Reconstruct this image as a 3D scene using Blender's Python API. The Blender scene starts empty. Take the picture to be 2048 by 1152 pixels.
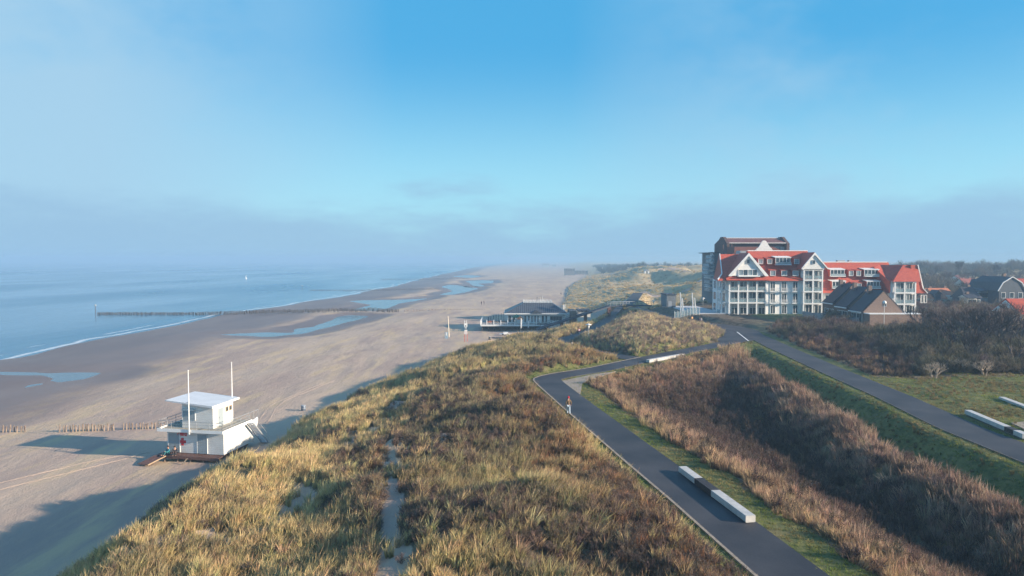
import bpy, math, random
import numpy as np
from mathutils import Vector, Matrix

random.seed(7)
rng = np.random.default_rng(7)
R = math.radians
S = bpy.context.scene
COL = S.collection

# ------------------------------------------------------------------ camera
F = 1384.0                      # focal length in pixels of the 2048 px wide photo
VH = 518.0                      # row of the horizon
CZ = 24.0                       # height of the camera above the sea
PITCH = math.atan((576 - VH) / F)
cam_d = bpy.data.cameras.new('camera')
cam = bpy.data.objects.new('camera', cam_d)
COL.objects.link(cam)
cam.location = (0, 0, CZ)
cam.rotation_euler = (R(90) - PITCH, 0, 0)
cam_d.sensor_width = 36
cam_d.lens = 36 * F / 2048
cam_d.clip_start = 0.5
cam_d.clip_end = 60000
S.camera = cam

# ------------------------------------------------------------------ sky and sun
SUN_EL, SUN_X, SUN_Y = R(17.0), 0.951, -0.309        # the sun stands to the right, a little behind
w = bpy.data.worlds.new('World'); S.world = w; w.use_nodes = True
nt = w.node_tree; nt.nodes.clear()
N = nt.nodes; L = nt.links
out = N.new('ShaderNodeOutputWorld'); bg = N.new('ShaderNodeBackground')
sky = N.new('ShaderNodeTexSky'); sky.sky_type = 'NISHITA'; sky.sun_disc = False
sky.sun_elevation = SUN_EL
sky.sun_rotation = math.atan2(SUN_X, SUN_Y)
sky.altitude = 0; sky.air_density = 1.0; sky.dust_density = 0.3; sky.ozone_density = 2.2
tc = N.new('ShaderNodeTexCoord'); sep = N.new('ShaderNodeSeparateXYZ')
L.new(tc.outputs['Generated'], sep.inputs[0])
def wmath(op, a, b=None, c=None, clamp=False):
    n = N.new('ShaderNodeMath'); n.operation = op; n.use_clamp = clamp
    for i, v in enumerate((a, b, c)):
        if v is None: continue
        if isinstance(v, (int, float)): n.inputs[i].default_value = v
        else: L.new(v, n.inputs[i])
    return n.outputs[0]
def wmix(f, a, b):
    n = N.new('ShaderNodeMix'); n.data_type = 'RGBA'
    if isinstance(f, (int, float)): n.inputs[0].default_value = f
    else: L.new(f, n.inputs[0])
    for s, v in ((n.inputs[6], a), (n.inputs[7], b)):
        if isinstance(v, tuple): s.default_value = v
        else: L.new(v, s)
    return n.outputs[2]
def wnoise(scale, vec_scale, detail=5, rough=0.55, off=(0, 0, 0)):
    mp = N.new('ShaderNodeMapping'); mp.inputs['Scale'].default_value = vec_scale; mp.inputs['Location'].default_value = off
    L.new(tc.outputs['Generated'], mp.inputs[0])
    n = N.new('ShaderNodeTexNoise'); n.inputs['Scale'].default_value = scale; n.inputs['Detail'].default_value = detail
    n.inputs['Roughness'].default_value = rough
    L.new(mp.outputs[0], n.inputs['Vector']); return n.outputs[0]
zc = sep.outputs['Z']
# saturated clear air: azure overhead, paler towards the horizon
def wrange(v, a, c):
    q = N.new('ShaderNodeMapRange'); q.interpolation_type = 'SMOOTHSTEP'; L.new(v, q.inputs[0]); q.inputs[1].default_value = a; q.inputs[2].default_value = c
    return q.outputs[0]
low = wmix(wrange(zc, 0.06, 0.30), (1.55, 3.40, 4.25, 1), (0.26, 1.95, 3.65, 1))
azure = wmix(wrange(zc, 0.30, 0.95), low, (0.22, 1.15, 3.1, 1))
clear = wmix(0.86, sky.outputs[0], azure)
# thin veils of cloud
veil = wnoise(1.25, (1, 1, 1.7), 6, 0.62, (0.62, 0.2, 0.35))
veil = wmath('MULTIPLY', wrange(veil, 0.34, 0.62), 0.92)
side = wmath('ADD', wmath('MULTIPLY', wmath('ABSOLUTE', wmath('ADD', sep.outputs['X'], 0.04)), 2.9), -0.35, clamp=True)
veil = wmath('MULTIPLY', veil, side)
c1 = wmix(veil, clear, (1.85, 2.95, 3.85, 1))
# the fog bank lying over the coast
bank_n = wnoise(3.4, (1, 1, 4.0), 7, 0.62, (0.1, 0.0, 0.0))
bank_top = wmath('MULTIPLY_ADD', bank_n, 0.22, -0.045)
bank = wmath('MULTIPLY_ADD', wmath('SUBTRACT', bank_top, zc), 12.0, 0.5, clamp=True)
c2 = wmix(wmath('MULTIPLY', wrange(bank, 0.0, 1.0), 0.88), c1, (1.50, 2.50, 3.50, 1))
L.new(c2, bg.inputs['Color'])
bg.inputs['Strength'].default_value = 0.09
L.new(bg.outputs[0], out.inputs['Surface'])

sun_d = bpy.data.lights.new('sun', 'SUN'); sun = bpy.data.objects.new('sun', sun_d); COL.objects.link(sun)
sun_d.energy = 4.3; sun_d.angle = R(0.55); sun_d.color = (1.0, 0.83, 0.64)
sv = Vector((SUN_X * math.cos(SUN_EL), SUN_Y * math.cos(SUN_EL), math.sin(SUN_EL)))
sun.rotation_euler = sv.to_track_quat('Z', 'Y').to_euler()
sun.location = (300, -80, 90)

S.view_settings.view_transform = 'Standard'; S.view_settings.look = 'None'
S.view_settings.gamma = 1.0; S.view_settings.use_curve_mapping = False
S.view_settings.exposure = 1.28
S.render.engine = 'CYCLES'
S.cycles.use_denoising = True
S.cycles.max_bounces = 6; S.cycles.diffuse_bounces = 2; S.cycles.glossy_bounces = 3
S.cycles.transmission_bounces = 3; S.cycles.volume_bounces = 1; S.cycles.transparent_max_bounces = 8
S.cycles.use_adaptive_sampling = True; S.cycles.adaptive_threshold = 0.02

# ------------------------------------------------------------------ picture -> place
def ray(u, v):
    xc = (u - 1024) / F; yc = -(v - 576) / F
    return xc, math.cos(PITCH) + yc * math.sin(PITCH), -math.sin(PITCH) + yc * math.cos(PITCH)
def at(u, v, z):
    dx, dy, dz = ray(u, v); t = (z - CZ) / dz
    return (dx * t, dy * t)
def pl(u, v, Y):
    dx, dy, dz = ray(u, v); t = Y / dy
    return (dx * t, CZ + dz * t)

# ------------------------------------------------------------------ noise
_perm = rng.random((256, 256))
def vnoise(x, y):
    x = np.asarray(x, float); y = np.asarray(y, float)
    xi = np.floor(x).astype(int); yi = np.floor(y).astype(int)
    fx = x - xi; fy = y - yi
    fx = fx * fx * (3 - 2 * fx); fy = fy * fy * (3 - 2 * fy)
    a = _perm[xi & 255, yi & 255]; b = _perm[(xi + 1) & 255, yi & 255]
    c = _perm[xi & 255, (yi + 1) & 255]; d = _perm[(xi + 1) & 255, (yi + 1) & 255]
    return (a * (1 - fx) + b * fx) * (1 - fy) + (c * (1 - fx) + d * fx) * fy
def fbm(x, y, o=4, off=0.0):
    s = 0; a = 0.5; t = 0
    for i in range(o):
        s = s + a * vnoise(x * 2 ** i + off + 17.3 * i, y * 2 ** i + off * 1.7 + 9.1 * i); t += a; a *= 0.5
    return s / t
def sstep(a, b, x):
    t = np.clip((x - a) / (b - a), 0, 1); return t * t * (3 - 2 * t)

# ------------------------------------------------------------------ materials
MATS = {}
def principled(name):
    m = bpy.data.materials.new(name); m.use_nodes = True
    return m, m.node_tree, m.node_tree.nodes['Principled BSDF']
def mat(name, col, rough=0.7, metal=0.0, var=0.0, scale=3.0, bump=0.0, col2=None, spec=None, stretch=(1, 1, 1), detail=4):
    """plain procedural material: two colours mixed by noise, with fine relief"""
    if name in MATS: return MATS[name]
    m, t, b = principled(name); n = t.nodes; l = t.links
    b.inputs['Roughness'].default_value = rough; b.inputs['Metallic'].default_value = metal
    if spec is not None: b.inputs['Specular IOR Level'].default_value = spec
    c = col + (1,) if len(col) == 3 else col
    if var or col2 or bump:
        g = n.new('ShaderNodeTexCoord'); mp = n.new('ShaderNodeMapping'); mp.inputs['Scale'].default_value = stretch
        l.new(g.outputs['Object'], mp.inputs[0])
        no = n.new('ShaderNodeTexNoise'); no.inputs['Scale'].default_value = scale; no.inputs['Detail'].default_value = detail
        l.new(mp.outputs[0], no.inputs['Vector'])
        mx = n.new('ShaderNodeMix'); mx.data_type = 'RGBA'
        d = tuple(max(0, x * (1 - var)) for x in col) if col2 is None else col2
        mx.inputs[6].default_value = tuple(d) + (1,); mx.inputs[7].default_value = tuple(min(1, x * (1 + var * 0.6)) for x in col) + (1,)
        mr = n.new('ShaderNodeMapRange'); mr.inputs[1].default_value = 0.3; mr.inputs[2].default_value = 0.7
        l.new(no.outputs[0], mr.inputs[0]); l.new(mr.outputs[0], mx.inputs[0])
        l.new(mx.outputs[2], b.inputs['Base Color'])
        if bump:
            bp = n.new('ShaderNodeBump'); bp.inputs['Strength'].default_value = 1; bp.inputs['Distance'].default_value = bump
            l.new(no.outputs[0], bp.inputs['Height']); l.new(bp.outputs[0], b.inputs['Normal'])
    else:
        b.inputs['Base Color'].default_value = c
    MATS[name] = m; return m

M_white = mat('white_paint', (0.78, 0.78, 0.76), 0.5, var=0.07, scale=1.2)
M_offwhite = mat('weathered_white', (0.7, 0.69, 0.66), 0.6, var=0.12, scale=2.0)
M_grey = mat('grey_metal', (0.33, 0.35, 0.37), 0.5, 0.2, var=0.1)
M_shut = mat('grey_shutter', (0.30, 0.35, 0.38), 0.5, var=0.06)
M_roofw = mat('pale_grey_roofing', (0.56, 0.59, 0.62), 0.55, var=0.08, scale=0.8)
M_wood = mat('brown_decking', (0.13, 0.065, 0.05), 0.75, var=0.35, scale=4, bump=0.01)
M_woodpale = mat('pale_timber', (0.38, 0.27, 0.17), 0.8, var=0.25, scale=5)
M_pile = mat('weathered_pile_wood', (0.34, 0.265, 0.205), 0.85, col2=(0.10, 0.07, 0.06), scale=2.2, bump=0.02, stretch=(4, 4, 1))
M_darkpile = mat('wet_dark_pile_wood', (0.075, 0.06, 0.052), 0.7, var=0.5, scale=3, stretch=(4, 4, 1))
M_glass = mat('dark_window_glass', (0.045, 0.07, 0.085), 0.12, var=0.5, scale=0.35, spec=0.8)
M_glasslight = mat('curtained_window_glass', (0.22, 0.27, 0.29), 0.15, var=0.4, scale=0.6, spec=0.8)
M_rail = mat('pale_glass_balustrade', (0.30, 0.37, 0.39), 0.2, var=0.1)
M_redtile = mat('red_roof_tile', (0.47, 0.085, 0.04), 0.65, col2=(0.33, 0.05, 0.03), scale=1.5, bump=0.03, stretch=(1, 1, 2.5), detail=8)
M_orangetile = mat('orange_roof_tile', (0.50, 0.17, 0.08), 0.7, var=0.25, scale=1.5, bump=0.03)
M_darktile = mat('dark_roof_tile', (0.035, 0.035, 0.045), 0.6, var=0.35, scale=2.5, bump=0.02)
M_browntile = mat('brown_roof_tile', (0.16, 0.065, 0.06), 0.7, var=0.3, scale=1.2)
M_bluetile = mat('slate_blue_boarding', (0.055, 0.075, 0.10), 0.7, var=0.2, scale=1.0)
M_brick = mat('brown_brick', (0.25, 0.175, 0.14), 0.85, col2=(0.165, 0.11, 0.09), scale=2.5, bump=0.01, stretch=(1, 1, 3), detail=8)
M_darkbrick = mat('dark_brick', (0.10, 0.06, 0.055), 0.85, var=0.3, scale=2.5)
M_cream = mat('cream_render', (0.66, 0.60, 0.50), 0.8, var=0.1, scale=0.8)
M_concrete = mat('pale_concrete', (0.55, 0.53, 0.50), 0.75, col2=(0.40, 0.395, 0.385), scale=2.4, bump=0.004, detail=8)
M_red = mat('red_plastic', (0.60, 0.015, 0.03), 0.5)
M_redpost = mat('red_painted_steel', (0.50, 0.08, 0.05), 0.5)
M_yellow = mat('yellow_sign_face', (0.75, 0.42, 0.03), 0.5)
M_black = mat('black_plastic', (0.02, 0.022, 0.028), 0.5)
M_navy = mat('dark_blue_boards', (0.03, 0.04, 0.06), 0.7, var=0.3)
M_green = mat('green_canvas', (0.02, 0.16, 0.10), 0.8)
M_orange = mat('orange_canvas', (0.55, 0.17, 0.06), 0.8)
M_binblue = mat('blue_grey_bin', (0.13, 0.17, 0.23), 0.45, 0.3, var=0.2, scale=6)
M_pave = mat('pale_paving', (0.48, 0.49, 0.50), 0.8, var=0.12, scale=1.0)

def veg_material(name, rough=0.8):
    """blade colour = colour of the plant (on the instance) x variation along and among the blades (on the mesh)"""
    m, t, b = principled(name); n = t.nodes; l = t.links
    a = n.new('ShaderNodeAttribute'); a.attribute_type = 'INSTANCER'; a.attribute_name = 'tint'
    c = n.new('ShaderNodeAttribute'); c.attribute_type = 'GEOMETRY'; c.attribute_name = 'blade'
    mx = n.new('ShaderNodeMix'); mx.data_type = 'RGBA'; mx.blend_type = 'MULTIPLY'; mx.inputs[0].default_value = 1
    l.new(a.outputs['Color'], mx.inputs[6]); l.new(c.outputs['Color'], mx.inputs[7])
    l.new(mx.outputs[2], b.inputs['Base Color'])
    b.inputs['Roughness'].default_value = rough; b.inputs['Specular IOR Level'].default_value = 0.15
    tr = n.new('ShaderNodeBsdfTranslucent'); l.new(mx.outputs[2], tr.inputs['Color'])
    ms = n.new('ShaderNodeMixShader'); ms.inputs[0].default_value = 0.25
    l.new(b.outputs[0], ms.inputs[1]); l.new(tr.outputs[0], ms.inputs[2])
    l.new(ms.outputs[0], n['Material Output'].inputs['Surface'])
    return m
M_veg = veg_material('dry_grass_blades')
M_bark = mat('grey_bark', (0.13, 0.105, 0.095), 0.9, var=0.35, scale=3)
M_palebark = mat('pale_dead_bark', (0.42, 0.33, 0.25), 0.9, var=0.3, scale=3)
M_twig = mat('fine_brown_twigs', (0.10, 0.072, 0.065), 0.95, var=0.4, scale=0.8)

# ------------------------------------------------------------------ mesh helpers
WM = {}
def mesh_obj(name, verts, faces, material=None, parent=None, smooth=False):
    me = bpy.data.meshes.new(name)
    if parent is not None:
        inv = WM[parent.name].inverted()
        verts = [inv @ Vector(v) for v in verts]
    me.from_pydata([tuple(v) for v in verts], [], faces); me.update()
    if smooth:
        me.polygons.foreach_set('use_smooth', [True] * len(me.polygons))
    o = bpy.data.objects.new(name, me); COL.objects.link(o)
    if material: me.materials.append(material)
    if parent is not None:
        o.parent = parent; WM[o.name] = WM[parent.name]
    else:
        WM[o.name] = Matrix.Identity(4)
    return o
class MB:
    def __init__(s): s.v = []; s.f = []
    def add(s, vs, fs):
        k = len(s.v); s.v += [tuple(p) for p in vs]; s.f += [tuple(i + k for i in f) for f in fs]; return s
    def box(s, x0, y0, z0, x1, y1, z1, M=None):
        vs = [Vector(p) for p in ((x0,y0,z0),(x1,y0,z0),(x1,y1,z0),(x0,y1,z0),(x0,y0,z1),(x1,y0,z1),(x1,y1,z1),(x0,y1,z1))]
        if M is not None: vs = [M @ p for p in vs]
        return s.add(vs, [(0,3,2,1),(4,5,6,7),(0,1,5,4),(1,2,6,5),(2,3,7,6),(3,0,4,7)])
    def tube(s, a, b, r0, r1=None, n=7, M=None):
        a = Vector(a); b = Vector(b); r1 = r0 if r1 is None else r1
        if M is not None: a = M @ a; b = M @ b
        d = (b - a).normalized(); e = d.orthogonal().normalized(); g = d.cross(e)
        vs = []
        for p, r in ((a, r0), (b, r1)):
            for k in range(n):
                t = 2 * math.pi * k / n; vs.append(p + (e * math.cos(t) + g * math.sin(t)) * r)
        return s.add(vs, [(k, (k+1) % n, n + (k+1) % n, n + k) for k in range(n)] + [tuple(range(n))[::-1], tuple(range(n, 2*n))])
    def prism(s, poly, d, M=None):
        """poly: list of 3-D points in a plane; d: extrusion vector"""
        n = len(poly); a = [Vector(p) for p in poly]; b = [p + Vector(d) for p in a]
        vs = a + b
        if M is not None: vs = [M @ p for p in vs]
        return s.add(vs, [tuple(range(n)), tuple(range(n, 2*n))[::-1]] + [(k, n + k, n + (k+1) % n, (k+1) % n) for k in range(n)])
    def lathe(s, prof, c, n=14, M=None):
        k = len(s.v); vs = []
        for r, z in prof:
            for i in range(n):
                t = 2 * math.pi * i / n; p = Vector((c[0] + r * math.cos(t), c[1] + r * math.sin(t), c[2] + z)); vs.append(M @ p if M is not None else p)
        fs = [(j*n+i, j*n+(i+1) % n, (j+1)*n+(i+1) % n, (j+1)*n+i) for j in range(len(prof)-1) for i in range(n)]
        fs += [tuple(range(n))[::-1], tuple(range((len(prof)-1)*n, len(prof)*n))]
        return s.add(vs, fs)
    def slab(s, quad, t):
        """a roof plane: quad of 3-D points given thickness t downwards"""
        return s.prism(quad, (0, 0, -t))
    def build(s, name, material, parent=None, smooth=False):
        return mesh_obj(name, s.v, s.f, material, parent, smooth)
def tag(o, label=None, cat=None, group=None, kind=None):
    if label: o['label'] = label
    if cat: o['category'] = cat
    if group: o['group'] = group
    if kind: o['kind'] = kind
    return o
def thing(name, label, cat, loc=(0, 0, 0), rz=0.0, group=None):
    o = bpy.data.objects.new(name, None); COL.objects.link(o)
    o.empty_display_size = 0.3
    o.location = loc; o.rotation_euler = (0, 0, rz)
    WM[o.name] = Matrix.Translation(loc) @ Matrix.Rotation(rz, 4, 'Z')
    return tag(o, label, cat, group)
def copy_thing(root, loc, rz=None, label=None, scale=None):
    def rec(o, p):
        c = o.copy(); COL.objects.link(c)
        if p is not None: c.parent = p
        for ch in [q for q in o.children]: rec(ch, c)
        return c
    c = rec(root, None); c.location = loc
    if rz is not None: c.rotation_euler = (0, 0, rz)
    if scale is not None: c.scale = (scale,) * 3
    if label: c['label'] = label
    return c

# ------------------------------------------------------------------ paths in plan (x, y, z) and half widths
A_ = [(18.6, 12, 8.4), (16.0, 22, 8.4), (13.75, 34, 8.4), (12.1, 44.3, 8.4), (10.4, 53.7, 8.4), (7.3, 71.5, 8.4), (4.9, 86.0, 8.4)]
B_ = [(4.9, 86.0, 8.4), (4.45, 89.6, 8.4), (6.6, 92.4, 8.4), (12.0, 97.0, 8.4), (18.3, 104.4, 8.4), (26.3, 113.4, 8.4), (34.5, 122.2, 8.4), (42.5, 131.0, 8.4), (46.6, 137.0, 8.4)]
C_ = [(39.5, 5, 8.4), (40.6, 35, 8.4), (41.2, 50, 8.4), (41.4, 63, 8.4), (43.3, 78, 8.4), (44.7, 95, 8.4), (47.3, 122, 8.4), (49.0, 136, 8.4), (50.0, 148, 8.4), (48.5, 162, 8.4)]
D_ = [(20.5, 107.0, 8.4), (17.2, 110.5, 8.35), (14.0, 118, 8.1), (11.0, 133, 7.2), (9.4, 148, 6.2), (6.2, 163, 4.9), (0.5, 178, 3.2), (-4.0, 188, 2.7)]
E_ = [(9.9, 146, 6.3), (13.0, 157, 6.0), (18.0, 168, 5.8), (24.0, 188, 5.8), (30.5, 209, 6.3), (36.5, 230, 7.6), (44.0, 252, 9.0), (52.0, 285, 10.0)]
F_ = [(48.5, 162, 8.4), (45.0, 172, 8.4), (41.0, 186, 8.5), (39.0, 200, 8.8), (37.0, 214, 9.2)]
PATHS = [('promenade_path', A_ + B_[1:], 1.75), ('main_road', C_, 2.05), ('beach_access_road', D_, 1.9), ('dune_road', E_, 2.0), ('hotel_path', F_, 2.0)]

def smooth_line(P, step=1.0):
    P = np.array(P, float); d = np.r_[0, np.cumsum(np.hypot(*(np.diff(P[:, :2], axis=0).T)))]
    n = max(2, int(d[-1] / step)); t = np.linspace(0, d[-1], n)
    Q = np.stack([np.interp(t, d, P[:, k]) for k in range(3)], 1)
    for _ in range(2):
        Q[1:-1] = Q[1:-1] * 0.5 + (Q[:-2] + Q[2:]) * 0.25
    return Q
LINES = [(nm, smooth_line(P, 0.8), hw) for nm, P, hw in PATHS]
def dist_line(x, y, Q):
    """distance to a polyline and its height there"""
    shp = x.shape; x = x.ravel(); y = y.ravel()
    best = np.full(x.shape, 1e9); zz = np.zeros(x.shape)
    Q = Q[::2] if len(Q) > 60 else Q
    sel = np.where((x > Q[:, 0].min() - 30) & (x < Q[:, 0].max() + 30) & (y > Q[:, 1].min() - 30) & (y < Q[:, 1].max() + 30))[0]
    xs, ys = x[sel], y[sel]; bs_ = best[sel]; zs = zz[sel]
    for i in range(len(Q) - 1):
        ax, ay, az = Q[i]; bx, by, bz = Q[i + 1]; dx, dy = bx - ax, by - ay
        t = np.clip(((xs - ax) * dx + (ys - ay) * dy) / (dx * dx + dy * dy + 1e-9), 0, 1)
        d = np.hypot(xs - ax - t * dx, ys - ay - t * dy)
        m = d < bs_; bs_ = np.where(m, d, bs_); zs = np.where(m, az + t * (bz - az), zs)
    best[sel] = bs_; zz[sel] = zs
    return best.reshape(shp), zz.reshape(shp)

# asphalt apron where the roads meet
APRON = [(40.0, 129.5), (45.5, 131), (47, 133), (51.3, 140), (53.5, 150), (53.0, 159), (50, 166), (45.5, 164), (46.5, 156), (45.5, 147), (42.6, 139), (39.0, 132.5)]
def in_poly(x, y, P):
    r = np.zeros(x.shape, bool); n = len(P)
    for i in range(n):
        x0, y0 = P[i]; x1, y1 = P[(i + 1) % n]
        c = ((y0 > y) != (y1 > y)) & (x < (x1 - x0) * (y - y0) / (y1 - y0 + 1e-12) + x0); r ^= c
    return r
def dist_poly(x, y, P):
    """signed distance, negative inside"""
    Q = np.array([tuple(p) + (0,) for p in P] + [tuple(P[0]) + (0,)], float)
    b = np.full(x.shape, 1e9)
    for i in range(len(Q) - 1):
        ax, ay, _ = Q[i]; bx, by, _ = Q[i + 1]; dx, dy = bx - ax, by - ay
        t = np.clip(((x - ax) * dx + (y - ay) * dy) / (dx * dx + dy * dy + 1e-9), 0, 1)
        b = np.minimum(b, np.hypot(x - ax - t * dx, y - ay - t * dy))
    return np.where(in_poly(x, y, P), -b, b)

YF = [-60, 20, 40, 60, 80, 100, 120, 140, 160, 180, 195, 205, 222, 240, 270, 300, 350, 500, 850, 1100, 2500, 9000]
XF = [-29, -29, -29.5, -29.8, -28.2, -25.3, -20.8, -14.5, -9.5, -4.5, 4, 14, 19, 18, 17, 20, 26, 40, 92, 115, 190, 900]
YS = [-60, 159, 190, 240, 302, 369, 430, 536, 700, 900, 1230, 2000, 9000]
XS = [-104, -117, -121, -125, -127, -114, -112, -106, -108, -109, -110, -110, 200]
RUNNELS = [  # pools of the ebbing tide, traced where they lie: outline in the picture, water level
    ([(-40, 741), (40, 743), (100, 745), (112, 744), (150, 744), (221, 743), (205, 748), (175, 758), (120, 766), (78, 772), (42, 780), (36, 775), (48, 770), (92, 764), (106, 757), (80, 752), (-40, 750)], 0.55),
    ([(432, 669), (470, 667), (530, 664), (585, 665), (580, 670), (540, 674), (480, 672)], 0.62),
    ([(585, 657), (620, 654), (660, 640), (672, 633), (700, 630), (745, 632), (700, 644), (660, 654), (620, 664), (588, 670)], 0.6),
    ([(690, 601), (740, 600), (800, 599), (845, 597), (872, 593), (840, 601), (800, 607), (780, 616), (750, 622), (700, 620), (740, 610)], 0.6),
    ([(880, 573), (900, 569), (930, 572), (960, 577), (938, 583), (905, 590), (872, 590), (905, 582)], 0.6),
    ([(930, 562), (960, 560), (990, 561), (985, 567), (955, 567), (975, 572), (950, 574)], 0.6),
    ([(900, 553), (935, 550), (965, 552), (940, 556)], 0.6),
]
RUN_W = [([at(u, v, lv) for u, v in P], lv) for P, lv in RUNNELS]
HOLLOW = [(18.5, 5)] + [(p[0], p[1]) for p in A_] + [(p[0], p[1]) for p in B_[1:]] + [(p[0], p[1]) for p in C_[::-1] if p[1] < 136]
MOUND = [(p[0], p[1]) for p in B_[4:]] + [(48, 150), (47, 165), (43, 178), (39.5, 192), (37, 210), (31, 206), (24, 188), (18, 168), (12, 153), (11, 135), (14, 118)]
MOUND2 = [(18, 173), (24, 190), (30, 210), (25, 214), (16, 196), (8, 178), (4, 171), (8, 163), (12, 160)]

LAWN_POLY = [at(u, v, 8.8) for u, v in ((1530, 628), (1650, 628), (1664, 645), (1640, 655), (1560, 650), (1500, 634))]
def terrain(x, y, full=False):
    x = np.asarray(x, float); y = np.asarray(y, float)
    xf = np.interp(y, YF, XF); xf = xf + (fbm(x * 0.0, y * 0.13, 3, 3.3) - 0.5) * 5.0
    xs = np.interp(y, YS, XS) + (fbm(x * 0, y * 0.02, 3, 8.8) - 0.5) * 10
    zf = np.interp(y, [0, 100, 180, 400], [2.0, 2.2, 2.8, 3.2])
    zb = zf * (x - xs) / (xf - xs)
    zb = np.where(x < xs, np.maximum((x - xs) * 0.03, -6.0), zb)
    zb = zb + (fbm(x * 0.10, y * 0.035, 4, 1.1) - 0.5) * 0.30 * sstep(0, 25, x - xs) + (fbm(x * 0.5, y * 0.25, 3, 5.1) - 0.5) * 0.10 * sstep(0, 40, x - xs)
    wet = 1 - sstep(20, 62, x - xs)
    dP = np.full(x.shape, 1e3); lP = np.zeros(x.shape)
    for P, lv in RUN_W:
        px = [p[0] for p in P]; py = [p[1] for p in P]
        m = (x > min(px) - 40) & (x < max(px) + 40) & (y > min(py) - 60) & (y < max(py) + 60)
        if m.any():
            d = dist_poly(x[m], y[m], P); near_ = d < dP[m]
            dP[m] = np.where(near_, d, dP[m]); lP[m] = np.where(near_, lv, lP[m])
    m = dP < 60
    if m.any():
        d = dP[m] + (fbm(x[m] * 0.2, y[m] * 0.12, 3, 2.2) - 0.5) * 2.2
        t = sstep(-1, 26, d)
        zb[m] = zb[m] * t + (lP[m] + np.clip(d, -6, 10) * 0.035) * (1 - t)
        wet[m] = np.maximum(wet[m], 1 - sstep(1, 16, d))
    s = x - xf
    near = np.interp(s, [0, 3, 7.5, 12, 14.5, 19, 25, 32, 45], [0, 2.7, 5.4, 5.2, 4.7, 6.1, 7.0, 7.2, 6.6])
    gentle = np.interp(s, [0, 2, 6, 11, 14.5, 20, 25, 32, 45], [0, 1.1, 2.4, 3.8, 4.0, 5.6, 6.7, 7.1, 6.6])
    ga = sstep(50, 66, y); near = near * (1 - ga) + gentle * ga
    mid = np.interp(s, [0, 2, 6, 12, 20, 30, 60], [0, 1.1, 2.5, 4.4, 5.9, 6.4, 6.5])
    far_top = np.interp(y, [200, 300, 420, 560, 700, 1200, 2000], [6.5, 8.0, 10.0, 12.5, 9.5, 6.0, 5.0])
    far = np.interp(s, [0, 3, 25, 60, 110, 200], [0, 0.10, 0.48, 0.9, 1.0, 0.72]) * far_top
    ridg = 1 - np.abs(2 * fbm(x * 0.027 + y * 0.006, y * 0.013, 3, 21.0) - 1)
    far = far + (ridg - 0.72) * 15.0 * sstep(18, 65, s) * sstep(225, 280, y) * (1 - sstep(800, 1300, y))
    a = sstep(92, 112, y); b = sstep(205, 260, y)
    z = zf + (near * (1 - a) + mid * a) * (1 - b) + far * b
    z = z - 3.3 * sstep(138, 175, y) * (1 - sstep(232, 262, y)) * (1 - sstep(16, 34, s))
    hum = ((fbm(x * 0.11, y * 0.11, 3, 4.0) - 0.5) * 2.6 + (fbm(x * 0.5, y * 0.5, 2, 6.0) - 0.5) * 0.9) * sstep(1, 8, s)
    hum = hum * (1 - 0.2 * b)
    z = z + hum
    dA, zA = dist_line(x, y, LINES[0][1]); dA = dA - LINES[0][2]
    dC, zC = dist_line(x, y, LINES[1][1]); dC = dC - LINES[1][2]
    # the hollow between the promenade and the road
    inh = in_poly(x, y, HOLLOW)
    hl = np.interp(dA, [0, 1.6, 3.2, 5.6, 12, 16], [0, 0, -0.25, -1.0, -3.7, -4.2])
    hr = np.interp(dC, [0, 0.9, 4.4, 5.8, 7.6, 13, 18], [0, 0, -2.1, -1.5, -1.9, -4.4, -4.9])
    hz = 8.4 + np.maximum(hl, hr) + (fbm(x * 0.25, y * 0.25, 3, 31) - 0.5) * 1.3 * sstep(1, 6, np.minimum(dA, dC))
    z = np.where(inh, hz, z)
    # level ground to the right of the road
    right = (~inh) & (x > np.interp(y, [0, 40, 136, 165, 200, 240, 300, 420], [36, 39, 47, 46, 50, 70, 95, 140])) & (y < 420)
    rz_ = 8.4 + np.interp(y, [0, 120, 170, 300], [0, 0.1, 0.9, 0.9]) + (fbm(x * 0.15, y * 0.15, 3, 12) - 0.5) * 0.7
    rw = sstep(0, 6, dC)
    z = np.where(right, rz_ * rw + 8.4 * (1 - rw), z)
    rf = sstep(380, 420, y)
    z = np.where((x > np.interp(y, [215, 260, 420, 800], [38, 60, 90, 160])) & (y > 240) & (y < 420), z * 1.0, z)
    # all paths level the ground beside them
    dmin = np.full(x.shape, 1e9)
    for nm, Q, hw in LINES:
        d, zp = dist_line(x, y, Q); d = d - hw
        wdt = 3.2 if nm != 'dune_road' else 5.0
        t = sstep(0.5, wdt, d)
        if nm in ('beach_access_road', 'dune_road'):
            z = np.where(d < wdt, z * t + (zp - 0.06) * (1 - t), z)
        else:
            z = np.where(d < wdt, z * t + (zp - 0.06) * (1 - t), z)
        dmin = np.minimum(dmin, d)
    # the marram mound enclosed by the roads
    inm = in_poly(x, y, MOUND)
    if inm.any():
        xm, ym = x[inm], y[inm]
        dd = np.full(xm.shape, 1e9); zz = np.zeros(xm.shape); ww = np.zeros(xm.shape)
        for nm, Q, hw in LINES:
            d, zp = dist_line(xm, ym, Q); d = d - hw
            wgt = 1 / (np.maximum(d, 0.2) ** 2); zz += zp * wgt * (d < 100); ww += wgt * (d < 100); dd = np.minimum(dd, d)
        base = zz / ww
        z[inm] = base - 0.06 + np.interp(dd, [0, 0.6, 2.2, 5, 9, 13], [0, 0, 1.0, 1.9, 2.8, 3.4]) * np.interp(xm - 0.12 * (ym - 140), [25, 32, 42], [1.0, 0.6, 0.25]) + (fbm(xm * 0.22, ym * 0.22, 3, 41) - 0.5) * 1.4 * sstep(0.5, 4, dd)
    dap = dist_poly(x, y, APRON)
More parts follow.
